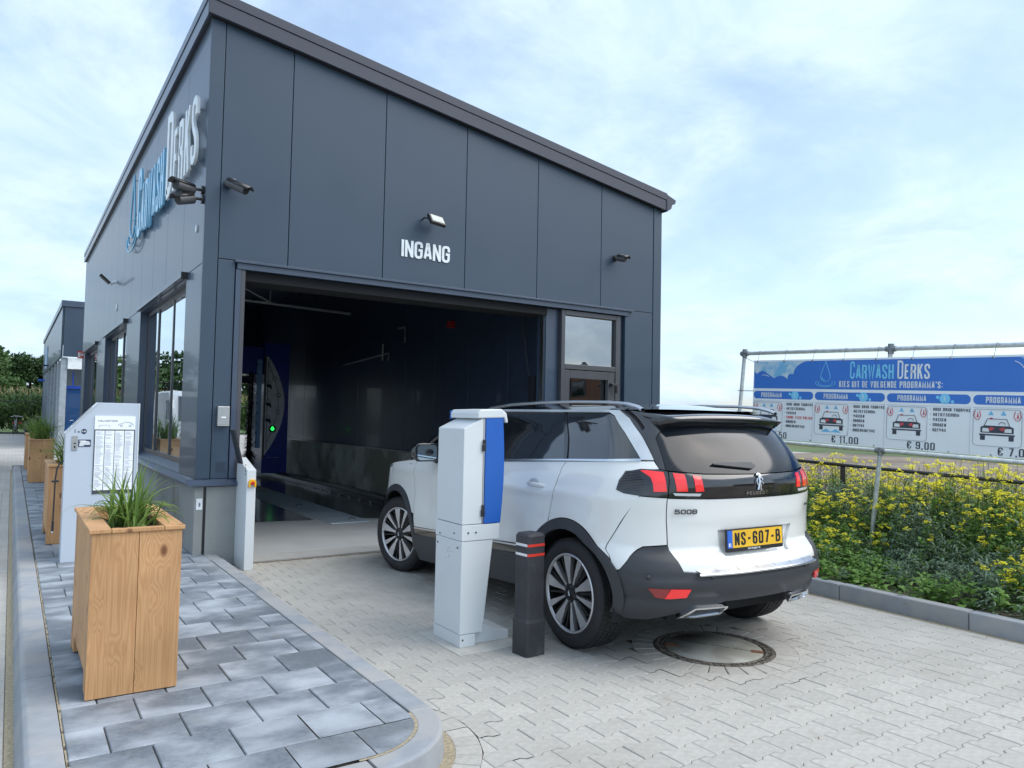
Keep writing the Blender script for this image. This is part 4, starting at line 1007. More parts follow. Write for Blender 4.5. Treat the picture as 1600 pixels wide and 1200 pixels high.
def blade_plant(label, loc, n, L0, L1, seed, spread=1.0, sc=(1, 1)):
    rs = np.random.default_rng(seed); mb = MB()
    for i in range(n):
        a = rs.uniform(0, 2*PI); L_ = rs.uniform(L0, L1); lean = rs.uniform(.05, .9)*spread; wd = rs.uniform(.0045, .009)
        bx, by = rs.normal(0, .035)*sc[0], rs.normal(0, .06)*sc[1]; seg = 7; d = Vector((math.cos(a), math.sin(a), 0)); sd_ = Vector((-math.sin(a), math.cos(a), 0))
        p = Vector((bx, by, 0)); th = R(88)-lean*.55; vs = []
        for k in range(seg+1):
            t = k/seg; ww = wd*(1-t**2.2)*(.6+.8*min(1, t*3)) if k < seg else .0004
            nrm = d*math.sin(th)*-1+Vector((0, 0, 1))*math.cos(th)
            mid = p+nrm*-.0015
            vs += [p-sd_*ww, mid if False else p+nrm*-ww*.5, p+sd_*ww]
            p = p+(d*math.cos(th)+Vector((0, 0, 1))*math.sin(th))*(L_/seg); th -= (lean*.42+.05)*(1.0 if t > .2 else .3)
        fs = []
        for k in range(seg):
            q = 3*k; fs += [(q, q+1, q+4, q+3), (q+1, q+2, q+5, q+4)]
        mb.add(vs, fs, 0, True)
    o = mb.build('leafy_plant', M_BLADE); o.location = loc; tag(o, label, 'plant', 'grassy plants in the wooden planters'); return o
blade_plant('arching grassy green plant growing in the nearest wooden planter', (-.985, -3.38, .86), 120, .22, .43, 3, 1.2, (1.2, 1.6))
blade_plant('drooping grassy plant in the planter behind the coin machine', (-.985, 1.60, .87), 110, .28, .52, 5, 1.0)
blade_plant('bushy bright green grassy plant in the third planter', (-1.03, 9.55, .87), 140, .45, .75, 8, .95, (2.0, 2.0))
blade_plant('grassy plant in the farthest planter', (-1.04, 13.2, .87), 80, .35, .6, 9, .9)

# ------------------------------------------------------------------ wash gantry and brush inside the bay
ga = empty('wash_gantry', (3.43, 10.2, .10)); tag(ga, 'blue rolling wash gantry with an arc-shaped signal panel inside the bay', 'wash gantry')
M_GREYP = mat('gantry grey panel', (.75, .78, .82), .5, coat=.2)
box('column', M_GBLUE, ga, .0, .60, .0, 1.4, .0, 3.1, .01)
box('cross_beam', M_GBLUE, ga, -2.4, -.001, .1, 1.2, 2.35, 3.0, .01)
box('column', M_GBLUE, ga, -2.9, -2.41, .0, 1.3, .0, 3.1, .01)
arc = [(.045, .42), (.045, 2.78), (.08, 2.78)]+[(.08+.415*math.sin(PI*t)**.85*(1 if t < 1 else 0), 2.78-2.30*t) for t in np.linspace(.04, .98, 24)]
MB().prism([(x, z) for x, z in arc], 'y', -.022, -.002).build('arc_panel', M_GREYP, ga)
box('panel_edge', M_FRAME, ga, .0, .044, -.022, -.002, .35, 2.82)
ln = MB()
ln.tube([(.085, -.026, 2.72), (.085, -.026, .55)], .006, 5)
nod = [(.09, 2.62), (.234, 2.26), (.343, 1.87), (.345, 1.46), (.228, 1.06), (.09, .74)]
ln.tube([(x, -.026, z) for x, z in nod], .006, 5)
ln.build('diagram_line', M_INK, ga)
for x, z in nod[1:4]:
    MB().lathe([(.052, -.034), (.052, -.023), (.042, -.023), (.042, -.034)], 'y', 24, c=(x, 0, z), close=True).build('signal_ring', M_INK, ga)
MB().cyl((.228, -.022, 1.06), (0, -1, 0), .088, .01, 24).build('signal_disc', M_INK, ga)
ar = MB().add([(.172, -.034, 1.045), (.284, -.034, 1.045), (.228, -.034, 1.125), (.205, -.034, 1.045), (.251, -.034, 1.045), (.251, -.034, 1.015), (.205, -.034, 1.015)], [(0, 1, 2), (3, 6, 5, 4)]); ar.build('green_arrow', M_GREEN, ga)
def car_pict(x, z):
    m = MB(); pts = [(0, 0), (.10, -.01), (.12, -.06), (.12, -.12), (.09, -.12), (.08, -.08), (.02, -.075), (-.01, -.05)]
    m.prism([(x+a, z+b) for a, b in pts], 'y', -.030, -.023); m.tube([(x, -.027, z), (x+.03, -.027, z+.07), (x+.07, -.027, z+.07), (x+.10, -.027, z)], .006, 5); return m.build('car_pictogram', M_INK, ga)
for z in (2.12, 1.68, 1.30): car_pict(.06, z)
gt = MB(); gt.tube([(.10+.008*i, -.004, .375+.006*math.sin(i*1.9)) for i in range(40)], .004, 4); gt.build('maker_mark', mat('pale blue print', (.30, .38, .50), .5), ga)
box('light_rail', mat('rail light blue', (.22, .42, .75), .35, coat=.4), ga, -.16, -.05, .0, .06, .60, 2.70, .004)
mb = MB()
for k in range(9): mb.box(-.17, -.145, -.01, .0, .72+k*.23, .755+k*.23)
mb.build('rail_clip', M_BLKM, ga)
br = MB(); rs = np.random.default_rng(4)
for i in range(2600):
    z = rs.uniform(.22, 2.45); a = rs.uniform(0, 2*PI); L_ = rs.uniform(.10, .16)*(1.0 if z > .55 else rs.uniform(1.1, 1.7)); x0_, y0_ = -.26, .15
    dr_ = -.20 if z > .6 else -.35; p0_ = Vector((x0_, y0_, z)); p1_ = p0_+Vector((math.cos(a)*L_, math.sin(a)*L_, dr_*L_*1.6)); s_ = Vector((-math.sin(a), math.cos(a), 0))*.006
    br.add([p0_-s_, p0_+s_, p1_+s_, p1_-s_], [(0, 1, 2, 3)])
bru = br.build('side_brush', mat('brush bristle black', (.012, .012, .014), .7), ga); MB().cyl((-.26, .15, .2), 'z', .05, 2.4, 12).build('brush_shaft', M_BLKM, ga)
# pipes and brackets above the bay
pp = MB(); pp.tube([(.8, 6, 3.6), (3.9, 6, 3.5)], .03, 6); pp.tube([(2.2, 5.5, 3.5), (2.2, 5.5, 4.4)], .02, 6); pp.tube([(1.2, 5.5, 3.95), (2.2, 5.5, 3.5)], .015, 6)
o = pp.build('ceiling_pipes', M_STL); tag(o, 'thin grey pipes and brace hanging below the dark bay ceiling', 'pipes')
pp = MB(); pp.tube([(4.55, 8.0, 2.62), (4.55, 5.6, 2.75), (4.55, 5.6, 2.6)], .018, 6); pp.tube([(4.56, 5.2, 3.2), (4.56, 4.9, 3.2), (4.56, 4.9, 2.9)], .02, 6); pp.tube([(4.56, 5.9, 2.95), (4.56, 5.9, 2.62)], .02, 6)
o = pp.build('wall_pipes', M_STL); tag(o, 'short steel pipes and hooks on the dark right wall of the bay', 'pipes')
pp = MB(); pp.tube([(4.5, .92, 3.0), (4.52, .85, 2.6), (4.53, .78, 2.2), (4.53, .68, 1.97), (4.52, .55, 1.92), (4.52, .45, 2.0)], .008, 6)
o = pp.build('hanging_hose', M_FRAME); tag(o, 'thin grey hose hanging inside the right edge of the bay', 'hose')
o = box('notice_board', mat('notice violet blue', (.03, .02, .16), .5), None, 4.44, 4.53, .36, .40, 1.5, 2.02); tag(o, 'narrow violet notice board just inside the right edge of the bay', 'notice')
mm_ = MB(); write(mm_, 'D', (4.46, .358, 1.82), (1, 0, 0), (0, 0, 1), .05, .5, .15); mm_.tube([(4.485+.02*math.cos(t), .357, 1.93+.02*math.sin(t)) for t in np.linspace(0, 6, 12)], .003, 4); mm_.build('notice_print', M_LETW, o)
o = box('emergency_beacon', mat('beacon red', (.30, .015, .01), .4, coat=.5), None, 4.50, 4.60, 3.05, 3.17, 3.02, 3.13, .01); tag(o, 'small red beacon on the dark inner wall of the bay', 'beacon')
fs_ = empty('fire_sign', (-.12, 15.3, 3.0)); tag(fs_, 'small red and white fire sign sticking out at the far end of the hall', 'sign')
box('sign_plate', mat('fire sign red', (.60, .06, .03), .4), fs_, -.01, .14, 0, .006, -.10, .10)
m_ = MB(); m_.box(.005, .045, -.003, -.0, -.07, .06); m_.box(.06, .075, -.003, 0, -.06, .07); m_.box(.085, .125, -.003, 0, -.02, .03); m_.build('sign_print', M_LETW, fs_)

# ------------------------------------------------------------------ programme banner in a tube frame
SG = R(-1.95)
sg = empty('programme_banner', (6.245, -1.722, 1.31)); tag(sg, 'wide blue and white price banner laced in a galvanised tube frame above the flowers', 'banner')
# local frame: a along -Y (towards the camera), b up; the whole frame leans by SG
ax = Vector((0, -math.cos(SG), math.sin(SG))); bx_ = Vector((0, math.sin(SG), math.cos(SG))); bx_ = Vector((0, -math.sin(-SG)*-1, math.cos(SG))) if False else Vector((0, math.sin(SG), math.cos(SG)))
nx = Vector((-1, 0, 0))
def Q(a, b, d=0.0): return ax*a+bx_*b+nx*d
LB = 5.3
fr = []
def tube_part(nm, pts, r): return MB().tube([Q(*p) for p in pts], r, 12).build(nm, M_GALV, sg)
tube_part('top_tube', [(-.19, 1.10, -.05), (LB+.1, 1.10, -.05)], .024); tube_part('bottom_tube', [(-.265, -.0, -.05), (LB+.1, -.0, -.05)], .024)
tube_part('post', [(-.19, 1.12, -.05), (-.37, -1.5, -.05)], .024)
tube_part('post', [(1.745, 1.08, -.05), (1.55, -1.5, -.05)], .0235); tube_part('post', [(LB+.1, 1.1, -.05), (LB+.1, -1.5, -.05)], .024)
for a, b in ((1.747, 1.10), (1.665, 0), (-.19, 1.10), (-.268, 0)):
    m = MB(); m.tube([Q(a-.055, b, -.05), Q(a+.055, b, -.05)], .031, 12); m.tube([Q(a, b-.055, -.05), Q(a, b+.055, -.05)], .031, 12); m.build('tube_clamp', mat('clamp grey', (.25, .27, .29), .5, .6), sg)
B0, B1 = .035, 1.005
def flat(nm, pts, m_, d, parent=sg, segs=None):
    return MB().add([Q(a, b, d) for a, b in pts], [tuple(range(len(pts)))[::-1]]).build(nm, m_, parent)
bs = MB(); v = [Q(0, B0, -.003), Q(LB, B0, -.003), Q(LB, B1, -.003), Q(0, B1, -.003), Q(0, B0, 0), Q(LB, B0, 0), Q(LB, B1, 0), Q(0, B1, 0)]
cloth = bs.add(v, [(0, 1, 2, 3), (4, 7, 6, 5), (0, 4, 5, 1), (1, 5, 6, 2), (2, 6, 7, 3), (3, 7, 4, 0)]).build('banner_cloth', M_SIGNW, sg)
b_lo, b_hi = .655, .985
flat('blue_band', [(.01, b_lo), (LB-.01, b_lo), (LB-.01, b_hi), (.01, b_hi)], M_SIGNB, .001, cloth)
def cloud(pts, nm, m_, d): return flat(nm, pts, m_, d, cloth)
cl = [(.012, b_hi-.002)]+[(.012, .87)]+[(.10+.09*math.cos(R(t))+.03, .80+.07*math.sin(R(t))) for t in range(150, 19, -20)]+[(.40+.09*math.cos(R(t)), .765+.045*math.sin(R(t))) for t in range(160, 19, -20)]+[(.56+.06*math.cos(R(t)), .79+.05*math.sin(R(t))) for t in range(200, 100, -20)]+[(.80-.22*math.cos(R(t)), .83+.155*math.sin(R(t))) for t in (0, 20, 40, 60, 78)]+[(.78, b_hi-.002)]
cloud(cl[::-1], 'watercolour_patch', M_SIGNP, .002)
cr_ = [(3.02, b_hi-.002), (3.10, .93), (3.14, .90)]+[(3.30+.16*math.cos(R(t)), .885+.03*math.sin(R(t))) for t in range(170, 9, -20)]+[(3.55+.12*math.cos(R(t)), .85+.04*math.sin(R(t))) for t in range(150, -20, -20)]+[(3.95, .75), (4.3, .78), (4.6, .7), (LB-.012, .72), (LB-.012, b_hi-.002)]
cloud(cr_[::-1] if False else cr_, 'watercolour_patch', M_SIGNP, .002)
def txt(s_, a, b, h, m_, wid=None, nm='print', wf=.40, t=.14, gap=.09, d=.003, par=None):
    w0 = text_width(s_, h, wf, t, gap); k = (wid/w0) if wid else 1
    m = MB(); write(m, s_, (0, 0, 0), (1, 0, 0), (0, 1, 0), h, wf, t, gap)
    m.v = [tuple(Q(a+x*k, b+y, d+z)) for x, y, z in m.v]; m.f = [f[::1] for f in m.f]
    return m.build(nm, m_, par or cloth)
def poly_tube(pts, r, m_, nm, d=.004): return MB().tube([Q(a, b, d) for a, b in pts], r, 4).build(nm, m_, cloth)
txt('C', 1.315, .775, .195, M_SIGNC, .055, t=.11); txt('ARWASH', 1.385, .775, .155, M_SIGNC, .43, t=.13)
txt('D', 1.855, .775, .195, M_LETW, .062, t=.11); txt('ERKS', 1.932, .775, .155, M_LETW, .262, t=.13)
txt("KIES UIT DE VOLGENDE PROGRAMMA'S:", 1.185, .680, .070, M_LETW, 1.14, t=.145, gap=.13)
dpp = [(1.01, .975)]+[(1.01-.062*math.sin(R(a)), .80-.062*math.cos(R(a))) for a in range(-115, 116, 23)]+[(1.01, .975)]
poly_tube(dpp, .004, M_SIGNC, 'drop_outline')
poly_tube([(1.01-.045*math.sin(R(a)), .80-.045*math.cos(R(a))) for a in range(0, 110, 22)], .004, M_SIGNC, 'drop_outline')
for rr in (.09, .125): poly_tube([(1.01+rr*math.cos(R(a)), .725+rr*.36*math.sin(R(a))) for a in range(-215, 36, 14)], .0035, M_SIGNC, 'drop_ripple')
poly_tube([(.60+.10*math.cos(R(a)), .86+.10*math.sin(R(a))) for a in range(170, 110, -12)], .004, M_LETW, 'cloud_glint'); poly_tube([(.16+.09*math.cos(R(a)), .77+.05*math.sin(R(a))) for a in range(110, 20, -18)], .004, M_LETW, 'cloud_glint')
poly_tube([(2.93+.13*math.cos(R(a)), .84+.11*math.sin(R(a))) for a in range(70, 10, -12)], .004, M_LETW, 'cloud_glint')
def rrect(a0, a1, b0, b1, r, n=5):
    P_ = []
    for cx_, cy_, s0 in ((a1-r, b0+r, -90), (a1-r, b1-r, 0), (a0+r, b1-r, 90), (a0+r, b0+r, 180)):
        for i in range(n+1): P_.append((cx_+r*math.cos(R(s0+90*i/n)), cy_+r*math.sin(R(s0+90*i/n))))
    return P_
lists = [['HOGE DRUK VOORWAS', 'AKTIEFSCHUIM', 'WASSEN', 'SHINE TECS POLISH', 'DROGEN', 'ONDERKANTWAS'], ['HOGE DRUK VOORWAS', 'AKTIEFSCHUIM', 'WASSEN', 'DROGEN', 'HOTWAX', 'ONDERKANTWAS'],
         ['HOGE DRUK VOORWAS', 'AKTIEFSCHUIM', 'WASSEN', 'DROGEN', 'HOTWAX'], ['HOGE DRUK VOORWAS', 'AKTIEFSCHUIM', 'WASSEN', 'DROGEN'], ['HOGE DRUK VOORWAS', 'AKTIEFSCHUIM', 'WASSEN']]
prices = ['12,50', '11,00', '9,00', '7,00', None]
for k in range(5):
    a0 = .012+k*.868; a1 = a0+.845
    flat('programme_pill', rrect(a0, a1, .528, .622, .045), M_SIGNB, .0015, cloth)
    txt('PROGRAMMA', a0+.115, .545, .060, M_LETW, .30, t=.15, gap=.12)
    MB().cyl(Q(a0+.60, .575, .001), nx, .052, .0015, 20).cyl(Q(a0+.53, .59, .001), nx, .018, .0014, 12).cyl(Q(a0+.675, .548, .001), nx, .016, .0013, 12).build('bubble', M_SIGNC, cloth)
    if k < 3: txt(str(k+1), a0+.588, .555, .042, M_LETW, None, t=.17, d=.0045)
    poly_tube([(a0, .50), (a1, .50), (a1, .04)], .0012, mat('thin grey rule', (.35, .40, .48), .6), 'rule_line')
    bx0, bx1, by0, by1 = a0+.005, a0+.43, .135, .485
    rr_ = rrect(bx0, bx1, by0, by1, .035); poly_tube(rr_+[rr_[0]], .0022, mat('thin grey rule', (.35, .40, .48), .6), 'picture_frame')
    cxx = (bx0+bx1)/2; cb = .33
    # car pictogram: dark body, lamps, wheels, windscreen outline
    flat('car_pictogram', [(cxx-.145, cb-.005), (cxx+.145, cb-.005), (cxx+.145, cb-.07), (cxx-.145, cb-.07)][::-1][::-1] if False else [(cxx-.145, cb-.07), (cxx+.145, cb-.07), (cxx+.145, cb-.015), (cxx+.11, cb), (cxx-.11, cb), (cxx-.145, cb-.015)], M_SIGNG, .002, cloth)
    flat('car_pictogram', [(cxx-.155, cb-.095), (cxx+.155, cb-.095), (cxx+.155, cb-.08), (cxx-.155, cb-.08)], M_SIGNG, .002, cloth)
    for s_ in (-1, 1):
        c1 = cxx+s_*.125; flat('car_pictogram', [(c1-.022, cb-.14), (c1+.022, cb-.14), (c1+.022, cb-.096), (c1-.022, cb-.096)], M_SIGNG, .002, cloth)
        c1 = cxx+s_*.098; flat('car_lamp', [(c1-.032, cb-.06), (c1+.032, cb-.06), (c1+.028, cb-.025), (c1-.028, cb-.025)], M_LETW, .0035, cloth)
        c1 = cxx+s_*.055; flat('spray', [(c1-.026, .43), (c1+.026, .43), (c1, .475)], mat('spray cyan', (.20, .55, .85), .6), .002, cloth)
        c1 = cxx+s_*.175; poly_tube([(c1-.02, .47), (c1-.032, .42), (c1-.012, .385), (c1+.012, .385), (c1+.030, .42), (c1+.018, .47)], .0035, M_SIGNR, 'red_brush'); flat('red_brush', [(c1-.008, .40), (c1+.012, .41), (c1-s_*.0+.002, .465)], M_SIGNR, .003, cloth)
        if k: c1 = cxx+s_*.05; flat('red_burst', [(c1-.03, cb-.03), (c1-.005, cb-.05), (c1+.03, cb-.028), (c1+.005, cb-.012)], M_SIGNR, .004, cloth)
    if k: flat('red_burst', [(cxx-.075, .396), (cxx-.05, .388), (cxx-.025, .396), (cxx-.05, .408)], M_SIGNR, .004, cloth)
    if k < 2: flat('spray', [(cxx-.12, .165), (cxx+.12, .165), (cxx+.12, .172), (cxx+.06, .205), (cxx, .172), (cxx-.06, .205), (cxx-.12, .172)], mat('spray cyan', (.20, .55, .85), .6), .002, cloth)
    poly_tube([(cxx-.11, cb), (cxx-.085, cb+.065), (cxx+.085, cb+.065), (cxx+.11, cb)], .003, M_SIGNG, 'car_outline')
    poly_tube([(cxx+.045+.028*math.cos(R(t)), cb+.012+.022*math.sin(R(t))) for t in range(0, 181, 20)], .0028, M_SIGNG, 'wheel_outline')
    for i, s_ in enumerate(lists[k]):
        h = .032; b = .452-i*.052
        txt('- '+s_, a0+.455, b, h, M_SIGNR if 'TECS' in s_ else M_SIGNG, (len(s_)+2)*.0205, t=.15, gap=.12)
    if prices[k]: txt('€ '+prices[k], a0+.225 if k else a0+.17, .052, .076, M_SIGNG, .29 if k > 1 else .33, t=.12, gap=.13)
grm = MB()
for i in range(14): grm.lathe([(.014, 0), (.014, .003), (.006, .003)], 'x', 10, c=(0, 0, 0), M=Matrix.Translation(Q(.06+i*.39, B1-.018, .0035)) @ Matrix.Rotation(PI, 4, 'Z'))
for i in range(14): grm.lathe([(.010, 0), (.010, .003), (.004, .003)], 'x', 10, M=Matrix.Translation(Q(.06+i*.39, B0+.018, .0035)) @ Matrix.Rotation(PI, 4, 'Z'))
grm.build('eyelet', M_CHROME, sg)
tie = MB()
for i in range(14):
    tie.tube([Q(.06+i*.39, B1-.018, .003), Q(.06+i*.39+.03, 1.125, .012), Q(.06+i*.39+.04, 1.10, -.05)], .0022, 4)
tie.tube([Q(0.01, B1-.02, .003), Q(-.19, 1.06, -.0)], .003, 4); tie.tube([Q(0.01, .62, .003), Q(-.24, .62, -.0)], .004, 4); tie.tube([Q(0.01, .3, .003), Q(-.26, .32, -.0)], .004, 4)
tie.build('tie_cord', M_BLKM, sg)

# ------------------------------------------------------------------ chain link fence
fc = empty('chainlink_fence', (7.0, 1.0, 0)); tag(fc, 'low black chain link fence with round top rail between the weeds and the bare field', 'fence')
def fz(y): return 1.10+.028*(y-0)   # rail height falls towards the camera
MB().tube([(0, 3.0, fz(4.0)), (0, -9, fz(-8.0))], .021, 10).build('top_rail', M_BLKM, fc)
for yy in (1.5, -.75, -3.49, -6.2, -9.0):
    MB().tube([(0, yy, -.2), (0, yy, fz(yy+1)-.02)], .026 if yy != -3.49 else .03, 10).build('fence_post', M_BLKM, fc)
wire = MB(); s = .062; ytop, y0_, y1_ = 1.0, -7.2, 2.8; H_ = .98
n = int((y1_-y0_+H_)/s)
for k in range(n):
    for sg_ in (1, -1):
        a = y0_-H_*(sg_ > 0)+k*s + (0 if sg_ > 0 else 0)
        p, q = (a, .04), (a+sg_*H_, .04+H_)
        # trim to the fence length
        def cutp(p, q):
            (ya, za), (yb, zb) = p, q
            if max(ya, yb) < y0_ or min(ya, yb) > y1_: return None
            def at(y): t = (y-ya)/(yb-ya); return (y, za+(zb-za)*t)
            A, B = p, q
            if A[0] < y0_: A = at(y0_)
            if A[0] > y1_: A = at(y1_)
            if B[0] < y0_: B = at(y0_)
            if B[0] > y1_: B = at(y1_)
            return A, B
        r_ = cutp(p, q)
        if r_: wire.tube([(.002*sg_, r_[0][0], r_[0][1]), (.002*sg_, r_[1][0], r_[1][1])], .0019, 3, cap=False)
wire.build('chain_link_mesh', M_BLKM, fc)

# ------------------------------------------------------------------ flowering weeds between kerb and fence (and beyond)
M_LF1 = leaf_mat('mustard leaf', (.11, .24, .045), (.25, .41, .10), .38)
M_LF2 = leaf_mat('mugwort leaf', (.13, .21, .13), (.23, .31, .21), .25)
M_FLW = leaf_mat('mustard flower', (.78, .70, .03), (.90, .85, .06), .3)
M_STEM = mat('weed stem', (.08, .13, .04), .8)
def quads(centers, dirs, ups, ln, wd, bend=0.25):
    """leaf made of 2 quads each; arrays (n,3)"""
    n = len(centers); side_ = np.cross(dirs, ups); side_ /= np.linalg.norm(side_, axis=1, keepdims=True)+1e-9
    L_ = ln[:, None]; W_ = wd[:, None]
    base = centers; mid = centers+dirs*L_*.55; tip = centers+dirs*L_-ups*L_*bend
    v = np.stack([base-side_*W_*.25, base+side_*W_*.25, mid+side_*W_*.5+ups*W_*.15, mid-side_*W_*.5+ups*W_*.15, tip+side_*W_*.12, tip-side_*W_*.12], 1).reshape(-1, 3)
    idx = np.arange(n)[:, None]*6
    f = np.concatenate([idx+np.array([[0, 1, 2, 3]]), idx+np.array([[3, 2, 4, 5]])], 0)
    return v, f
def np_mesh(name, m_, vs, fs, parent=None, smooth=False):
    off = 0; V_ = []; F_ = []
    for v, f in zip(vs, fs): V_.append(v); F_.append(f+off); off += len(v)
    V_ = np.concatenate(V_); F_ = np.concatenate(F_)
    me = D.meshes.new(name); me.vertices.add(len(V_)); me.vertices.foreach_set('co', V_.astype(np.float32).ravel())
    k = F_.shape[1]; me.loops.add(len(F_)*k); me.loops.foreach_set('vertex_index', F_.astype(np.int32).ravel())
    me.polygons.add(len(F_)); me.polygons.foreach_set('loop_start', np.arange(len(F_), dtype=np.int32)*k); me.polygons.foreach_set('loop_total', np.full(len(F_), k, dtype=np.int32))
    me.update(calc_edges=True); me.materials.append(m_)
    return link_mesh(name, me, parent)
def unit(v): return v/(np.linalg.norm(v, axis=1, keepdims=True)+1e-9)
def weeds():
    rs = np.random.default_rng(11)
    lv1, lf1, lv2, lf2, fv, ff, sv, sf = [], [], [], [], [], [], [], []
    n = 2500
    X = 4.67+rs.random(n)**.9*3.6; Y = rs.uniform(-7.6, 2.2, n)
    patch = np.sin(X*2.3+1.0)*np.sin(Y*1.9+.5)+.5*np.sin(Y*4.1+X*3.3)
    for i in range(n):
        x, y = X[i], Y[i]; edge = min(1, (x-4.66)/.75)
        if x < 4.95 and patch[i] < -.55: continue
        grey = patch[i]+rs.normal(0, .35) < -.35 or (x < 5.15 and y > -3.4 and rs.random() < .75)
        if y < -4.9 and rs.random() < .35: grey = True
        if rs.random() < .12: grey = True
        q1 = max(0, min(1, (x-5.45)/1.2)); h = (.20+.24*edge+.46*q1*q1*(3-2*q1))*rs.uniform(.7, 1.15)
        if x < 6.25 and abs(y+3.35+(6.25-x)*.58) < .22: h *= .6
        if y > -3.0: h *= .96
        big = math.sin(x*1.7+y*.9+2.0)*math.sin(y*1.3-x*.6+.7)+.5*math.sin(y*3.1+1.2*x)
        h *= .92+.22*big
        if grey: h *= .86
        if y < -4.6: h *= 1.12
        z0 = .08; lean = rs.normal(0, .10, 2)
        nl = int((34 if not grey else 60)*(.6+h)); t = rs.random(nl)**.85
        if not grey: t = t*.82
        px = x+lean[0]*t*h+rs.normal(0, .02, nl); py = y+lean[1]*t*h+rs.normal(0, .02, nl); pz = z0+t*h
        a = rs.uniform(0, 2*PI, nl); el_ = rs.uniform(-.2, .8, nl)
        d = np.stack([np.cos(a)*np.cos(el_), np.sin(a)*np.cos(el_), np.sin(el_)], 1); u = unit(np.stack([-np.cos(a)*np.sin(el_), -np.sin(a)*np.sin(el_), np.cos(el_)], 1))
        rad = rs.uniform(.0, .07, nl)*(1.2-t); c = np.stack([px, py, pz], 1)+d*rad[:, None]
        if grey: ln = rs.uniform(.035, .075, nl); wd = rs.uniform(.010, .020, nl)
        else: ln = rs.uniform(.045, .10, nl)*(1.15-.7*t); wd = ln*rs.uniform(.45, .75, nl)
        v, f = quads(c, d, u, ln, wd)
        (lv2 if grey else lv1).append(v); (lf2 if grey else lf1).append(f)
        # stem
        top = np.array([x+lean[0]*h, y+lean[1]*h, z0+h]); b = np.array([x, y, z0-.05]); w_ = .004
        vv = np.array([b+[-w_, 0, 0], b+[w_, 0, 0], top+[w_*.5, 0, 0], top-[w_*.5, 0, 0], b+[0, -w_, 0], b+[0, w_, 0], top+[0, w_*.5, 0], top-[0, w_*.5, 0]])
        sv.append(vv); sf.append(np.array([[0, 1, 2, 3], [4, 5, 6, 7]]))
        if not grey and h > .30:
            nb = rs.integers(2, 8) if x > 5.1 else rs.integers(0, 4)
            if big < -.15: nb = nb//2
            for q in range(nb):
                cc = top+np.array([rs.normal(0, .07), rs.normal(0, .07), rs.uniform(-.16, .05)])
                m = rs.integers(8, 18); p = cc+rs.normal(0, .013, (m, 3))*[1, 1, .6]; a = rs.uniform(0, 2*PI, m); e = rs.uniform(-.3, .5, m)
                d = np.stack([np.cos(a)*np.cos(e), np.sin(a)*np.cos(e), np.sin(e)], 1); u = unit(np.stack([-np.cos(a)*np.sin(e), -np.sin(a)*np.sin(e), np.cos(e)], 1))
                v, f = quads(p, d, u, rs.uniform(.014, .026, m), rs.uniform(.016, .026, m)); fv.append(v); ff.append(f)
                k = np.array([top*.6+np.array([x, y, z0])*.4, cc]); ww = np.array([.0022, 0, 0]); sv.append(np.array([k[0]-ww, k[0]+ww, k[1]+ww, k[1]-ww])); sf.append(np.array([[0, 1, 2, 3]]))
    o = np_mesh('mustard_plants', M_LF1, lv1, lf1); tag(o, 'green leaves of the yellow flowering mustard filling the verge', 'plants', None, 'stuff')
    o2 = np_mesh('mustard_flowers', M_FLW, fv, ff); tag(o2, 'small yellow mustard flowers scattered above the verge', 'flowers', None, 'stuff')
    o3 = np_mesh('mugwort_plants', M_LF2, lv2, lf2); tag(o3, 'grey green feathery weeds growing by the kerb', 'plants', None, 'stuff')
    o4 = np_mesh('weed_stems', M_STEM, sv, sf); tag(o4, 'thin green stems among the weeds', 'stems', None, 'stuff')
weeds()
# verge soil under the weeds, stones on the field
sheet('verge_soil', mat('verge soil', (.17, .135, .10), .95, var=.3, nscale=12, bump=.6, bscale=40, col2=(.09, .11, .04), c2s=3), 4.645, 8.4, -9, 6, .088)
st = []; sfc = []; rs = np.random.default_rng(5)
for i in range(2600):
    c = np.array([rs.uniform(8.2, 24), rs.uniform(-6, 15), .05]); r_ = rs.uniform(.012, .045); v = c+rs.normal(0, 1, (4, 3))*r_*[1, 1, .6]; v[:, 2] = np.maximum(v[:, 2], .04); st.append(v); sfc.append(np.array([[0, 1, 2], [0, 2, 3], [0, 3, 1], [1, 3, 2]]))
tag(np_mesh('field_stones', mat('field stones', (.30, .27, .24), .9, var=.4, nscale=3), st, sfc), kind='stuff')
hp_ = MB(); 
for i in range(24):
    a0_ = 2*PI*i/24
hp_.sphere((0, 0, 0), 1.0, 20, 10, sc=(1.4, .8, .28)); o = hp_.build('sand_heap', mat('pale sand', (.55, .50, .42), .95, var=.2, nscale=3, bump=.8, bscale=6)); o.location = (24.5, 12.8, .05); o.scale = (.9, .9, .9); tag(o, 'small pale sand heap on the bare field under the banner', 'sand heap')

# ------------------------------------------------------------------ second wash building behind
b2 = empty('wash_box_building', (0, 26.0, 0)); tag(b2, 'lower dark flat-roofed building with open wash boxes behind the hall', 'building')
YL = 20.5
box('fascia', M_CLADL, b2, -.02, .02, .0, YL, 3.55, 5.55, .01); 
for k in range(8): box('fascia_panel', M_CLADL, b2, -.045, -.021, .03+k*2.56, 2.55+k*2.56, 3.57, 5.50, .006)
for k in range(6): box('fascia_panel', M_CLAD, b2, .03+k*1.08, 1.10+k*1.08, -.045, -.002, 3.57, 5.50, .006)
box('roof_edge', M_TRIM, b2, -.09, 6.6, -.09, YL, 5.52, 5.76, .01)
for k, yy in enumerate((.12, 2.5, 5.2, 8.6, 12.5, 19.5)):
    box('column', mat('galvanised column', (.36, .40, .44), .5, .3), b2, -.02, .20, yy, yy+.24, 0, 3.549, .01)
    if k: box('partition', mat('partition panel', (.16, .19, .22), .5), b2, .21, 6.0, yy+.05, yy+.12, 0, 3.4)
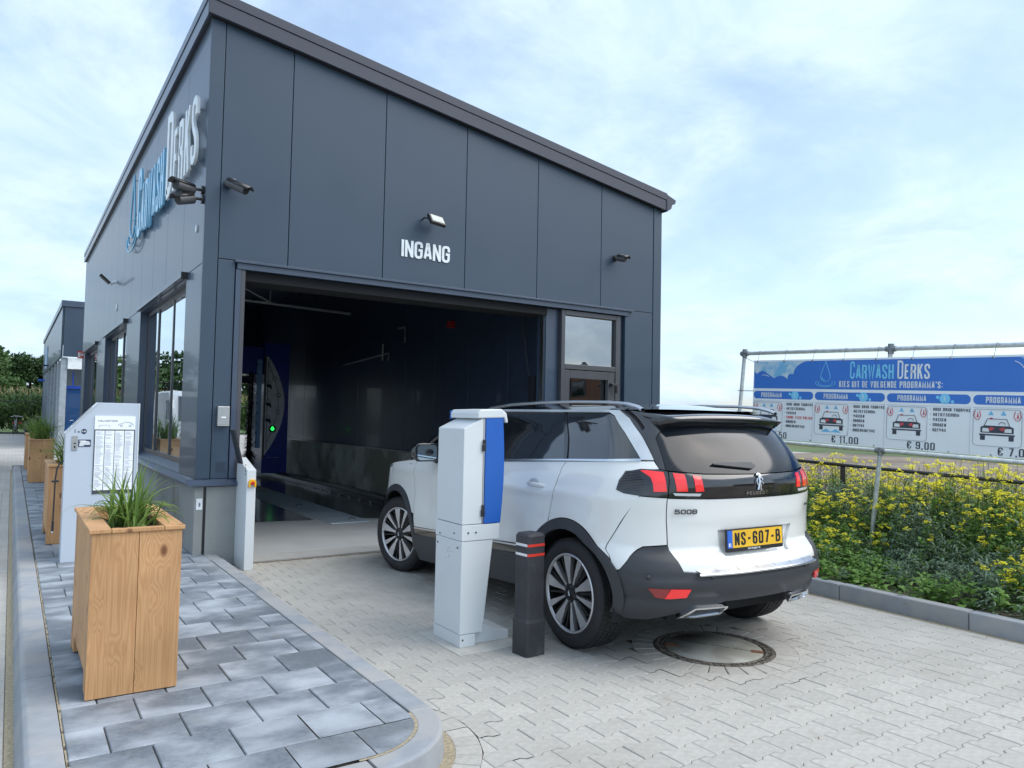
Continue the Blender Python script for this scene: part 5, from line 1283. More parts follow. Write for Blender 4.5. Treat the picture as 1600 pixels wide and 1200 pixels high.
box('rear_wall', M_CLAD, b2, 6.0, 6.1, 0, YL, 0, 3.54)
box('far_wall', M_CLAD, b2, -.02, 6.0, YL-.1, YL, 0, 3.54)
box('plinth_wall', mat('grey end wall', (.12, .15, .19), .5), b2, -.03, .2, 13.1, 19.4, 0, 3.5)
M_TANK = mat('blue wash curtain', (.008, .055, .17), .25, coat=.6, var=.15, nscale=2)
box('wash_curtain', M_TANK, b2, .21, .90, .60, .68, 0, 2.34, .01)
cf = MB(); cf.box(.21, .92, .55, .62, 2.35, 2.45); cf.box(.42, .47, .56, .61, 2.451, 3.0); cf.box(.84, .90, .56, .61, 2.451, 3.3); cf.build('blue_frame', mat('bright frame blue', (.01, .06, .42), .4), b2)
box('name_light_box', M_LETW, b2, .205, .80, .02, .16, 3.10, 3.52, .01)
box('ceiling_panel', mat('box ceiling', (.25, .26, .27), .6), b2, .21, 6.0, .2, YL-.2, 3.42, 3.5)
lw = MB(); lw.tube([(.4, .59, 1.07), (.46, .585, 1.10), (.52, .59, 1.08)], .01, 5); lw.build('white_scratch', M_LETW, b2)
cmx = MB().box(-.35, -.06, 11.6, 11.75, 3.72, 3.80); cmx.build('lamp_arm', M_BLKM, b2)
box('gutter_spout', M_KBLUE, b2, -.35, -.03, 17.0, 17.3, 3.10, 3.22, .01)
box('banner_strip', mat('pale banner', (.35, .50, .70), .5), b2, -.075, -.048, 13.5, 16.5, 3.75, 4.9)

# ------------------------------------------------------------------ far fence, maize, trees
ff_ = empty('far_fence', (-12, 47.0, 0)); tag(ff_, 'thin dark wire fence in front of the maize field', 'fence')
MB().tube([(0, 0, 1.93), (46, 0, 1.93)], .025, 6).build('top_rail', M_BLKM, ff_)
for k in range(16): MB().tube([(k*3.05, 0, 0), (k*3.05, 0, 1.95)], .03, 6).build('fence_post', M_BLKM, ff_)
M_MZ = leaf_mat('maize leaf', (.045, .10, .025), (.11, .19, .055), .25); M_TAS = leaf_mat('maize tassel', (.30, .24, .12), (.42, .34, .18), .2)
def maize():
    rs = np.random.default_rng(21); lv, lf, tv, tf = [], [], [], []
    rows = 7
    for r_ in range(rows):
        xs_ = np.arange(-13, 34, .24)+rs.normal(0, .05, len(np.arange(-13, 34, .24)))
        for x in xs_:
            y = 48.0+r_*.75+rs.normal(0, .06); h = rs.uniform(2.25, 2.75); nl = 14; t = np.linspace(.08, .95, nl)
            a = np.where(np.arange(nl) % 2 == 0, 0, PI)+rs.uniform(0, PI)+rs.normal(0, .5, nl); c = np.stack([np.full(nl, x), np.full(nl, y), t*h], 1)
            e = rs.uniform(.3, 1.0, nl); d = np.stack([np.cos(a)*np.cos(e), np.sin(a)*np.cos(e), np.sin(e)], 1); u = unit(np.stack([-np.cos(a)*np.sin(e), -np.sin(a)*np.sin(e), np.cos(e)], 1))
            v, f = quads(c, d, u, rs.uniform(.5, .85, nl), rs.uniform(.07, .11, nl), .6); lv.append(v); lf.append(f)
            c = np.tile([[x, y, h*.97]], (4, 1)); a = rs.uniform(0, 2*PI, 4); e = rs.uniform(.9, 1.5, 4); d = np.stack([np.cos(a)*np.cos(e), np.sin(a)*np.cos(e), np.sin(e)], 1); u = unit(np.stack([-np.cos(a)*np.sin(e), -np.sin(a)*np.sin(e), np.cos(e)], 1))
            v, f = quads(c, d, u, rs.uniform(.25, .45, 4), np.full(4, .03), .2); tv.append(v); tf.append(f)
    tag(np_mesh('maize_field', M_MZ, lv, lf), 'tall green maize crop behind the far fence', 'crop', None, 'stuff')
    tag(np_mesh('maize_tassels', M_TAS, tv, tf), 'tan tassels on top of the maize', 'crop', None, 'stuff')
maize()
M_TRE = [leaf_mat('oak leaf', (.022, .055, .018), (.06, .11, .035), .15), leaf_mat('pale tree leaf', (.05, .10, .03), (.10, .17, .055), .15)]
M_BARK = mat('bark', (.09, .07, .05), .9, var=.3, nscale=10, bump=.5, bscale=20)
def tree(label, x, y, h, rad, mi, seed, group=None, n=6500, leaf=.42, parts=True):
    rs = np.random.default_rng(seed); t = empty('leafy_tree', (x, y, 0)); tag(t, label, 'tree', group)
    m = MB(); m.tube([(0, 0, 0), (.1, 0, h*.25), (.0, .1, h*.5), (.1, .0, h*.8)], [h*.035, h*.028, h*.018, h*.006], 8)
    for k in range(7):
        a = rs.uniform(0, 2*PI); z = h*rs.uniform(.25, .55); L_ = rad*rs.uniform(.5, .85); m.tube([(0, 0, z), (math.cos(a)*L_*.5, math.sin(a)*L_*.5, z+L_*.35), (math.cos(a)*L_, math.sin(a)*L_, z+L_*.6)], [h*.014, h*.009, h*.003], 6)
    m.build('trunk', M_BARK, t)
    # clumps
    nc = 46; cl_ = []
    for k in range(nc):
        a = rs.uniform(0, 2*PI); zz = rs.uniform(.18, 1.0); rr = rad*math.sqrt(max(.03, 1-((zz-.52)/.56)**2))*rs.uniform(.35, .95); cl_.append((rr*math.cos(a), rr*math.sin(a), zz*h*.93, rad*rs.uniform(.20, .36)))
    cl_ = np.array(cl_); idx = rs.integers(0, nc, n); u_ = unit(rs.normal(0, 1, (n, 3))); r_ = (rs.random(n)**.45)[:, None]*cl_[idx, 3:4]
    c = cl_[idx, :3]+u_*r_*[1, 1, .75]
    d = unit(u_+rs.normal(0, .7, (n, 3))); up = unit(np.cross(d, rs.normal(0, 1, (n, 3))))
    v, f = quads(c, d, up, rs.uniform(.6, 1.2, n)*leaf, rs.uniform(.4, .8, n)*leaf, .2)
    np_mesh('crown', M_TRE[mi], [v], [f], t)
    return t
tree('dark green broad tree behind the maize, left of the wash boxes', .2, 100, 8.0, 3.8, 0, 31, None, 9000, .40)
tree('tall lighter tree at the left edge beyond the maize', -4.3, 84, 8.6, 2.9, 1, 32, None, 7500, .38)
tree('small dark tree between the broad tree and the wash boxes', 3.3, 108, 5.6, 2.6, 0, 33)
tree('low pale bushy tree in front of the dark tree behind the maize', -2.2, 78, 4.3, 2.0, 1, 34)
tree('tree seen through the open rear of the bay', 25.5, 92, 8.5, 4.6, 0, 35)
tree('lower tree further right seen through the open rear of the bay', 31.5, 95, 7.5, 4.2, 1, 37)
k_ = 0
for x, y, h, r_ in ((8, 112, 7, 4), (14, 118, 8, 5), (20, 104, 7, 4), (-9.5, 92, 8, 4), (-15, 96, 9, 4.5), (38, 100, 9, 5)):
    tree(['tree in the far tree line, hidden behind the wash boxes', 'rounded tree in the far line behind the hall', 'shorter tree in the far line behind the hall', 'tree beyond the left edge of the maize', 'large tree at the outer left of the maize', 'large tree at the outer right of the maize'][k_], x, y, h, r_, k_ % 2, 50+k_, 'far tree line', 2500, .6); k_ += 1
# a row of trees off to the left, mirrored in the hall windows
for k, (x, y, h, r_) in enumerate(((-31, 22, 9, 4.2), (-33, 30, 10, 4.8), (-30, 39, 8.5, 4.3), (-34, 48, 10, 5), (-29, 57, 9, 4.6), (-36, 66, 10, 5))):
    tree(['tree mirrored in the nearest hall window', 'tall tree mirrored in the nearest hall window', 'tree mirrored in the middle hall window', 'tall tree mirrored in the middle hall window', 'tree mirrored in the far hall window', 'farthest tree mirrored in the hall windows'][k], x, y, h, r_, k % 2, 70+k, 'trees mirrored in the windows', 3500, .5)

# ------------------------------------------------------------------ bicycles by the maize
def bicycle(label, x, y, rz, c_):
    b = empty('bicycle', (x, y, 0), rz); tag(b, label, 'bicycle', 'bicycles parked by the maize')
    for xx in (-.52, .52):
        w_ = MB().lathe([(.325, -.02), (.345, 0), (.325, .02), (.305, 0)], 'y', 24, c=(xx, 0, .345), close=True)
        for k in range(8): a = PI*k/8; w_.tube([(xx-.31*math.cos(a), 0, .345-.31*math.sin(a)), (xx+.31*math.cos(a), 0, .345+.31*math.sin(a))], .003, 3)
        w_.build('wheel', M_TYRE, b)
    f = MB(); 
    for p, q in (((-.52, 0, .345), (-.15, 0, .85)), ((-.15, 0, .85), (-.05, 0, .30)), ((-.05, 0, .30), (.36, 0, .85)), ((-.15, 0, .75), (.36, 0, .82)), ((-.52, 0, .345), (-.05, 0, .30)), ((.52, 0, .345), (.36, 0, .98))): f.tube([p, q], .018, 6)
    f.build('frame', c_, b)
    MB().tube([(.30, -.30, 1.02), (.38, -.12, 1.06), (.38, .12, 1.06), (.30, .30, 1.02)], .014, 6).build('handlebar', M_SATIN, b)
    MB().box(-.28, -.05, -.07, .07, .90, .95).tube([(-.15, 0, .84), (-.16, 0, .90)], .012, 6).build('saddle', M_BLKM, b, .02)
    MB().box(-.78, -.60, -.03, .03, .62, .72).build('rear_light', mat('bike lamp red', (.45, .02, .03), .4), b)
    return b
bicycle('leftmost bicycle, pale with a red rear light, standing end-on before the maize', -1.32, 45.0, R(82), mat('bike pale grey', (.45, .48, .50), .4))
bicycle('dark bicycle parked sideways in front of the maize', -.45, 45.4, R(20), M_BLKM)
bicycle('third bicycle, silver, closest to the wash boxes', .30, 45.6, R(75), mat('bike silver', (.50, .52, .55), .3, .6))
sc2 = empty('motor_scooter', (-.62, 40.0, 0), R(70)); tag(sc2, 'small dark motor scooter partly behind the farthest planter', 'scooter')
for xx in (-.55, .55): MB().lathe([(.16, -.05), (.22, -.05), (.24, 0), (.22, .05), (.16, .05)], 'y', 20, c=(xx, 0, .24), close=True).build('wheel', M_TYRE, sc2)
MB().prism([(-.75, .35), (-.2, .30), (.1, .25), (.35, .28), (.45, .9), (.38, .95), (.25, .45), (0, .4), (-.1, .72), (-.75, .75)], 'y', -.13, .13).build('body', M_BLK, sc2, .03)
MB().box(-.65, -.05, -.12, .12, .76, .84).build('seat', M_BLKM, sc2, .03); MB().tube([(.36, -.3, 1.02), (.40, 0, 1.0), (.36, .3, 1.02)], .018, 6).build('handlebar', M_BLKM, sc2)

# ------------------------------------------------------------------ white van off to the left, mirrored in the windows
vn = empty('white_van', (-2.95, 16.6, 0), R(-90)); tag(vn, 'white delivery van mirrored in the nearest hall window', 'van')
prof = [(-2.4, .35), (2.25, .35), (2.4, .5), (2.42, .85), (2.25, 1.05), (1.55, 1.25), (.95, 2.0), (.7, 2.12), (-2.3, 2.12), (-2.42, 1.9)]
MB().prism(prof, 'y', -.92, .92).build('body', M_CAR, vn, .05)
MB().add([(1.62, -.78, 1.265), (1.62, .78, 1.265), (1.04, .72, 1.96), (1.04, -.72, 1.96)], [(0, 1, 2, 3)]).build('windscreen', M_CGL, vn)
for s_ in (-1, 1):
    MB().add([(1.35, s_*.935, 1.3), (.30, s_*.935, 1.3), (.30, s_*.935, 1.85), (.95, s_*.935, 1.85)], [(0, 1, 2, 3) if s_ > 0 else (3, 2, 1, 0)]).build('side_window', M_CGL, vn)
    box('headlight', M_LENS, vn, 2.34, 2.43, .58*s_-.2, .58*s_+.2, .80, 1.0, .02)
    for xx in (-1.55, 1.6):
        MB().lathe([(.20, -.1), (.32, -.1), (.34, 0), (.32, .1), (.20, .1)], 'y', 28, c=(xx, s_*.85, .33), close=True).build('wheel', M_TYRE, vn)
box('grille', M_PLA, vn, 2.36, 2.44, -.35, .35, .62, .80, .01); box('bumper', M_PLA, vn, 2.30, 2.46, -.9, .9, .32, .55, .03); box('number_plate', M_YEL, vn, 2.461, 2.47, -.26, .26, .38, .49)
# brick house behind the camera, mirrored in the glazed door
bh = empty('brick_house', (52, -42, 0), R(49.5)); tag(bh, 'brick house behind the viewer, mirrored in the glazed door', 'house')
M_BRK = brick_ground('house brick', (.28, .13, .08), (.22, .10, .065), (.30, .28, .25), .22, .065)
box('wall', M_BRK, bh, -14, 14, -4, 4, 0, 5.9)
for k in range(8):
    for z in (1.0, 3.7):
        x = -12.6+k*3.3; f = box('window', M_FRAME, bh, x, x+1.3, 4.0, 4.06, z, z+1.4); box('pane', M_CGL, f, x+.1, x+1.2, 4.061, 4.07, z+.1, z+1.3)
MB().prism([(-14.3, 5.9), (14.3, 5.9), (14.3, 6.2), (-14.3, 6.2)], 'y', -4.4, 4.4).build('roof', mat('flat roof edge', (.06, .05, .05), .8), bh)
# bird
bd = MB(); bd.sphere((0, 0, 0), .06, 8, 6, sc=(2, .8, .8)); bd.add([(0, .03, 0), (.1, .3, .08), (-.06, .28, .08)], [(0, 1, 2)]); bd.add([(0, -.03, 0), (-.06, -.28, .1), (.1, -.3, .1)], [(0, 1, 2)])
o = bd.build('bird', M_BLKM); o.location = (22.0, 20.0, 10.9); tag(o, 'tiny dark bird flying right of the roof corner', 'bird')

# ------------------------------------------------------------------ white SUV: parametric body skin
def pch(xs,ys):
    xs=np.array(xs,float); ys=np.array(ys,float); h=np.diff(xs); d=np.diff(ys)/h
    m=np.zeros(len(xs)); m[0]=d[0]; m[-1]=d[-1]
    for i in range(1,len(xs)-1):
        if d[i-1]*d[i]>0:
            w1=2*h[i]+h[i-1]; w2=h[i]+2*h[i-1]; m[i]=(w1+w2)/(w1/d[i-1]+w2/d[i])
    def f(x):
        x=np.clip(x,xs[0],xs[-1]); i=np.clip(np.searchsorted(xs,x)-1,0,len(xs)-2); t=(x-xs[i])/h[i]
        return ((2*t**3-3*t*t+1)*ys[i]+(t**3-2*t*t+t)*h[i]*m[i]+(-2*t**3+3*t*t)*ys[i+1]+(t**3-t*t)*h[i]*m[i+1])
    return f
Wz=pch([.15,.35,.6,.85,1.0,1.08,1.14,1.2,1.3,1.45,1.56,1.62],[.88,.93,.955,.935,.93,.915,.895,.865,.82,.755,.705,.665])
U0z=pch([.15,.3,.38,.5,.6,.68,.74,.9,1.07,1.14,1.2,1.42,1.5,1.62],[-.52,-.72,-.81,-.85,-.86,-.83,-.775,-.775,-.79,-.79,-.77,-.635,-.56,-.46])
Lz=pch([.2,.6,1.0,1.2,1.5,1.62],[.53,.55,.53,.50,.46,.44])
U1z=pch([.15,.4,.6,.8,.95,1.02,1.1,1.2],[3.50,3.66,3.70,3.68,3.62,3.52,3.30,3.0])
NN=2.5

def sl(z,p):
    # superellipse point at phi: returns du (0..1), dv (0..1)
    return 1-np.cos(p)**(2/NN), np.sin(p)**(2/NN)
# reference arc length table
_a=.53; _b=.93
_p=np.concatenate([[0],np.geomspace(1e-7,np.pi/2-1e-7,1500)]); _p=np.unique(np.concatenate([_p,np.pi/2-_p]))
_x,_y=sl(0,_p); _s=np.concatenate([[0],np.cumsum(np.hypot(np.diff(_x)*_a,np.diff(_y)*_b))])
SR=_s[-1]   # s at start of straight side
UM=.6       # u where absolute mapping starts
SM=SR+ (UM-(-.775+.53))
def taper(u): return 1-.10*np.clip((u-2.3)/1.4,0,1)**2
UF=2.9; SF=SM+(UF-UM) # front corner start
_fa=.8
_fs=np.concatenate([[0],np.cumsum(np.hypot(np.diff(_x)*_fa,np.diff(_y)*_b))]); SE=SF+_fs[-1]
def SKN(s,z):
    """s from rear centre (0) round the left side to the front centre; returns u, v(<0)"""
    w=float(Wz(z)); u0=float(U0z(z)); L=float(Lz(z))
    if s<SR:
        p=np.interp(s,_s,_p); a,b=sl(0,p); return u0+L*a, -w*b
    if s<SM:
        u=u0+L+(s-SR)/(SM-SR)*(UM-u0-L); return u,-w*taper(u)
    if s<SF:
        u=UM+s-SM; return u,-w*taper(u)
    r=_fs[-1]-(s-SF)
    p=np.interp(r,_fs,_p); a,b=sl(0,p); u1=float(U1z(z)); LL=u1-UF
    u=u1-LL*a; return u,-w*b*taper(u)
def skn(s, z):
    """point on the skin; negative s = right hand side"""
    u, v = SKN(abs(s), z)
    return Vector((u, v if s >= 0 else -v, z))
# local axes of the car object: +Y forward (u), +X right (v)
def loc3(p): return Vector((p.y, p.x, p.z))
def skl(s, z): return loc3(skn(s, z))
def nrm(s, z, e=.004):
    a = skl(s+e, z)-skl(s-e, z); b = skl(s, min(z+e, 1.62))-skl(s, z-e)
    n = a.cross(b)
    n.normalize()
    c = skl(s, z); ref = Vector((c.x, c.y-1.4, 0))
    if n.dot(ref) < 0: n = -n
    return n
def dens(poly, st):
    o = []
    for i in range(len(poly)):
        a = Vector(poly[i][:2]); b = Vector(poly[(i+1) % len(poly)][:2]); n = max(1, int((b-a).length/st))
        for k in range(n): o.append(tuple(a+(b-a)*k/n))
    return o
def inside(p, poly):
    x, y = p; c = False; j = len(poly)-1
    for i in range(len(poly)):
        xi, yi = poly[i]; xj, yj = poly[j]
        if (yi > y) != (yj > y) and x < (xj-xi)*(y-yi)/(yj-yi)+xi: c = not c
        j = i
    return c
def mindist(p, poly):
    d = 9
    for i in range(len(poly)):
        a = Vector(poly[i]); b = Vector(poly[(i+1) % len(poly)]); ab = b-a
        t = max(0, min(1, (Vector(p)-a).dot(ab)/(ab.length_squared+1e-12))); d = min(d, (Vector(p)-a-ab*t).length)
    return d
def skin_patch(name, poly, m, parent, off=0.0, mirror=False, holes=(), st=.045, rim=.02, warp=None, inset=0.0):
    def ccw(q): return list(q) if sum(q[i][0]*q[(i+1) % len(q)][1]-q[(i+1) % len(q)][0]*q[i][1] for i in range(len(q))) > 0 else list(q)[::-1]
    poly = dens(ccw(poly), .03)
    if m is M_CAR and name not in ('plate_recess', 'pillar_strip'):
        q_ = [Vector(p) for p in poly]; nq = len(q_); pn_ = []
        for i in range(nq):
            d1 = (q_[i]-q_[i-1]).normalized(); d2 = (q_[(i+1) % nq]-q_[i]).normalized(); b_ = Vector((-d1.y-d2.y, d1.x+d2.x)); b_ = b_.normalized() if b_.length > 1e-4 else b_; pn_.append(tuple(q_[i]+b_*.0016))
        poly = pn_
    hs_ = [dens(ccw(h), .03) for h in holes]
    xs = [p[0] for p in poly]; zs = [p[1] for p in poly]
    vin = [Vector(p) for p in poly]; faces = [list(range(len(poly)))]
    for h in hs_: faces.append(list(range(len(vin), len(vin)+len(h)))); vin += [Vector(p) for p in h]
    g = np.arange(min(xs)+st/2, max(xs), st); h_ = np.arange(min(zs)+st/2, max(zs), st)
    for i, a in enumerate(g):
        for b in h_:
            q = (float(a), float(b))
            if inside(q, poly) and mindist(q, poly) > st*.4 and not any(inside(q, hh) or mindist(q, hh) < st*.4 for hh in hs_): vin.append(Vector(q))
    r = delaunay_2d_cdt(vin, [], faces, 1, 1e-6)
    V2, E2, F2, OV, OE, OF = r
    keep = [f for f, o in zip(F2, OF) if 0 in o and not any(k in o for k in range(1, len(faces)))]
    used = sorted({i for f in keep for i in f}); mp = {i: k for k, i in enumerate(used)}
    pos = []; nor = []
    for i in used:
        s_, z_ = V2[i]; sg_ = -1 if mirror else 1
        n_ = nrm(s_*sg_, z_); p_ = skl(s_*sg_, z_)+n_*(off+(warp(s_, z_) if warp else 0)); pos.append(p_); nor.append(n_)
    if warp:   # recompute normals numerically for warped patches
        e = .006; nor = []
        for i in used:
            s_, z_ = V2[i]; sg_ = -1 if mirror else 1
            def W(a, b): return skl(a*sg_, b)+nrm(a*sg_, b)*(off+warp(a, b))
            nn = (W(s_+e, z_)-W(s_-e, z_)).cross(W(s_, z_+e)-W(s_, z_-e)).normalized()
            if nn.dot(nrm(s_*sg_, z_)) < 0: nn = -nn
            nor.append(nn)
    fs = []
    for f in keep:
        t = [mp[i] for i in f]; a, b, c = pos[t[0]], pos[t[1]], pos[t[2]]
        if (b-a).cross(c-a).dot(nor[t[0]]) < 0: t = t[::-1]
        fs.append(tuple(t))
    # rim: inward skirt on boundary edges
    cnt = {}
    for f in fs:
        for i in range(len(f)):
            e_ = (f[i], f[(i+1) % len(f)]); cnt[e_] = 1
    bnd = [e_ for e_ in cnt if (e_[1], e_[0]) not in cnt]
    nv = len(pos); vmap = {}; P2 = list(pos); N2 = list(nor)
    if rim:
        for a, b in bnd:
            for q in (a, b):
                if q not in vmap:
                    vmap[q] = len(P2); P2.append(pos[q].copy()); N2.append(None); P2.append(pos[q]-nor[q]*rim); N2.append(None)
            ed = (pos[b]-pos[a]); sn = ed.cross(nor[a]).normalized()
            fs.append((vmap[b], vmap[a], vmap[a]+1, vmap[b]+1))
            for q in (vmap[a], vmap[a]+1, vmap[b], vmap[b]+1): N2[q] = sn if N2[q] is None else (N2[q]+sn)
    me = D.meshes.new(name); me.from_pydata([tuple(p) for p in P2], [], fs); me.materials.append(m)
    for p_ in me.polygons: p_.use_smooth = True
    me.update()
    me.normals_split_custom_set_from_vertices([tuple((n_ or Vector((0, 0, 1))).normalized()) for n_ in N2])
    return link_mesh(name, me, parent)

car = empty('parked_car', (2.532, -3.9646, 0), R(-1.1705))
tag(car, 'white SUV with black roof and yellow number plate, driving into the open bay', 'car')
def both(name, poly, m, **k):
    a = skin_patch(name, poly, m, car, **k); b = skin_patch(name, poly, m, car, mirror=True, **k); return a, b
SRW, SFW, ZW = 1.457, 4.297, .365          # wheel centres in s
def arcp(c, r, a0, a1, n=22): return [(c+r*math.cos(R(a0+(a1-a0)*i/n)), ZW+r*math.sin(R(a0+(a1-a0)*i/n))) for i in range(n+1)]
RO, RI, RF = .495, .425, .485
def ang(c, x, r): return math.degrees(math.acos(max(-1, min(1, (x-c)/r))))
G = .0022
def shoulder(s, z):   # soft character crease along the flank plus hollow above the sill
    t = .010*math.exp(-((z-1.02)/.035)**2)*max(0, min(1, (s-1.0)/.3))*max(0, min(1, (4.6-s)/.3))
    h = -.016*math.exp(-((z-.70)/.11)**2)*max(0, min(1, (s-1.95)/.25))*max(0, min(1, (3.8-s)/.25))
    w_ = .005*math.exp(-(((math.hypot(s-SRW, z-ZW))-.52)/.07)**2)*(1 if z > .4 else 0)*max(0, min(1, (s-1.02)/.1))
    return t+h+w_
a_ = ang(SRW, 1.66, RO)
# quarter panel
quarter = [(.812, 1.276), (.96, 1.272), (1.602, 1.236), (1.632, 1.19), (1.634, 1.02), (1.655, .90)]+arcp(SRW, RO+.004, ang(SRW, 1.665, RO), 148)+[(1.058, .625), (1.063, .722), (.966, .899), (.880, 1.040), (.878, 1.066), (.977, 1.076), (1.033, 1.092), (1.042, 1.153), (1.006, 1.210), (.779, 1.229)]
both('quarter_panel', quarter, M_CAR, warp=shoulder)
# upper white part of the rear bumper
bumpw = [(.876, 1.062), (.702, 1.054), (.675, .767), (.820, .755), (.917, .698), (1.010, .612), (1.054, .608), (1.058, .722), (.962, .897)]
both('bumper_corner', bumpw, M_CAR)
# rear and front doors
rd = [(1.606, 1.236), (2.735, 1.168), (2.735, .560), (2.03, .612)]+arcp(SRW, RO+.004, ang(SRW, 1.93, RO), ang(SRW, 1.672, RO))+[(1.661, .90), (1.640, 1.02), (1.638, 1.19)]
both('rear_door', rd, M_CAR, warp=shoulder)
fd = [(2.741, 1.168), (3.88, 1.118), (3.885, 1.0), (3.845, .81), (3.83, .50), (2.741, .560)]
both('front_door', fd, M_CAR, warp=shoulder)
fe = [(3.888, 1.120), (4.50, 1.055), (5.05, .985), (5.25, .93), (5.15, .83), (4.95, .70), (4.86, .50)]+arcp(SFW, RF+.004, 12, 148)+[(3.842, .62), (3.851, .81), (3.891, 1.0)]
both('front_fender', fe, M_CAR, warp=shoulder)
nose = [(5.774, .94), (5.25, .93), (5.15, .83), (4.96, .70), (4.87, .50), (4.87, .40), (5.774, .40)]
both('front_bumper', nose, M_CAR)
both('headlight', [(4.62, 1.030), (5.05, .975), (5.26, .915), (5.12, .86), (4.95, .90), (4.70, .985)], M_LENS, off=.003)
both('hood_crease', [(3.98, 1.075), (4.66, 1.018), (4.665, 1.006), (3.98, 1.062)], M_BLK, off=.002, rim=.003)
both('fender_badge', [(3.93, 1.020), (3.84, 1.022), (3.84, 1.036), (3.93, 1.034)], M_BLK, off=.004, rim=.003)
# sills and arch cladding
sill = [(1.98, .545), (2.0, .600), (3.80, .425), (3.80, .20), (1.92, .33)]
both('sill_cladding', [(1.935, .50), (2.02, .540), (3.83, .430), (3.86, .36), (3.78, .20), (2.05, .31), (1.92, .36)], M_PLA, off=.012)
both('door_strip', [(2.02, .545), (2.03, .606), (2.737, .554), (2.737, .49)], M_BLK, off=.008); both('door_strip', [(2.741, .489), (2.741, .552), (3.828, .494), (3.828, .435)], M_BLK, off=.008)
both('chrome_strip', [(2.03, .595), (2.034, .607), (3.80, .500), (3.80, .488)], M_CHROME, off=.014, rim=.006)
def arch_ring(c, ro, ri, a0, a1, nm='arch_cladding'):
    o = arcp(c, ro, a0, a1)+list(reversed(arcp(c, ri, a0, a1))); both(nm, o, M_PLA, off=.012, st=.03)
arch_ring(SRW, RO, RI, -3, 183); arch_ring(SFW, RF, RI, -10, 190)
# black bumper
bz = .605
bump = [(1.056, .604), (1.012, .606), (.917, .692), (.820, .749), (.673, .761), (.626, .622), (.532, .612), (.30, .600), (0, .595)]
low = [(0, .410), (.30, .412), (.45, .385), (.60, .358), (.76, .300), (.90, .300), (.985, .335), (1.02, .36)]+[(SRW+RO*math.cos(R(t)), ZW+RO*math.sin(R(t))) for t in (180, 170, 160, 151)]
bp_full = bump[:]+[(-x, z) for x, z in reversed(bump[:-1])]+[(-x, z) for x, z in reversed(low)]+low[1:]
def bwarp(s, z):
    a = abs(s); return .018*math.exp(-((z-.53)/.035)**2)*max(0, min(1, (1.0-a)/.2)) - .012*math.exp(-((z-.44)/.03)**2)
bumper = skin_patch('rear_bumper', bp_full, M_PLA, car, warp=bwarp, st=.035)
both('reflector', [(.835, .522), (.580, .516), (.606, .468), (.70, .458), (.79, .468)], M_REDD, off=.018, rim=.012)
both('reflector_bright', [(.700, .519), (.580, .516), (.606, .468), (.735, .462)], M_RED, off=.0215, rim=.004)
for s_, m_ in ((.835, 0), (.43, 0), (-.43, 0), (-.835, 0)):
    n_ = nrm(s_, .585); p_ = skl(s_, .585)+n_*.012; MB().lathe([(.0001, .004), (.012, .004), (.0125, .001), (.018, .0)], 'z', 16, M=Matrix.Translation(p_) @ n_.to_track_quat('Z', 'Y').to_matrix().to_4x4()).build('parking_sensor', M_PLA, bumper)
# exhaust surrounds
def exhaust(sg_):
    o = [(.625, .345), (.535, .402), (.300, .400), (.298, .388), (.325, .350), (.50, .338)]
    i = [(.590, .350), (.528, .392), (.318, .391), (.334, .358), (.50, .347)]
    e = skin_patch('exhaust_surround', o, M_CHROME, bumper, off=.026, mirror=sg_ < 0, holes=(i,), rim=.05, st=.03)
    skin_patch('exhaust_opening', i, M_PIT, e, off=.004, mirror=sg_ < 0, rim=0)
exhaust(1); exhaust(-1)
# step plate on the bumper
def onb(s, z, d): return skl(s, z)+nrm(s, z)*d
st_s = np.linspace(-.56, .56, 25); m1 = MB(); vs = []
for s_ in st_s:
    k = abs(s_)/.56; a = onb(s_, .612-.0*k, -.035+.0*k); b = onb(s_*(.93 if True else 1), .606, .030); b.z = .610; a.z = .640
    vs += [a, b]
m1.add(vs, [(2*i, 2*i+1, 2*i+3, 2*i+2) for i in range(24)], 0, True); m1.build('step_plate', M_SATIN, bumper)
m1 = MB(); m1.tube([onb(float(s_)*.96, .600, .030) for s_ in np.linspace(-.56, .56, 25)], .0095, 8); m1.build('step_edge', M_CHROME, bumper)
mg = MB()
for s_ in np.linspace(-.42, .42, 6):
    a = onb(s_, .612, -.028); b = onb(s_*.95, .606, .020); a.z = .6385; b.z = .6155; d_ = Vector((.0015, 0, 0)); mg.add([a-d_, a+d_, b+d_, b-d_], [(0, 1, 2, 3)])
mg.build('step_groove', M_FRAME, bumper)
# tailgate with plate recess
gate = [(.698, 1.052), (.670, .763), (.622, .616), (.532, .606), (0, .600), (-.532, .606), (-.622, .616), (-.670, .763), (-.698, 1.052), (-.40, 1.046), (0, 1.044), (.40, 1.046)]
rec = [(.325, .850), (.300, .690), (-.300, .690), (-.40, .850)]
def gwarp(s, z): return .010*math.exp(-((z-.93)/.05)**2)*max(0, min(1, (.66-abs(s))/.16))
gate_o = skin_patch('tailgate', gate, M_CAR, car, holes=(rec,), warp=gwarp, rim=.03)
skin_patch('plate_recess', [(.325, .850), (.300, .690), (-.300, .690), (-.40, .850)], M_CAR, gate_o, off=-.022, rim=0)
rf_ = MB(); rp = dens(rec, .03)
rf_.add([skl(a, b)+nrm(a, b)*gwarp(a, b) for a, b in rp]+[skl(a, b)-nrm(a, b)*.022 for a, b in rp], [(i, (i+1) % len(rp), len(rp)+(i+1) % len(rp), len(rp)+i) for i in range(len(rp))]); rf_.build('recess_edge', M_CAR, gate_o)
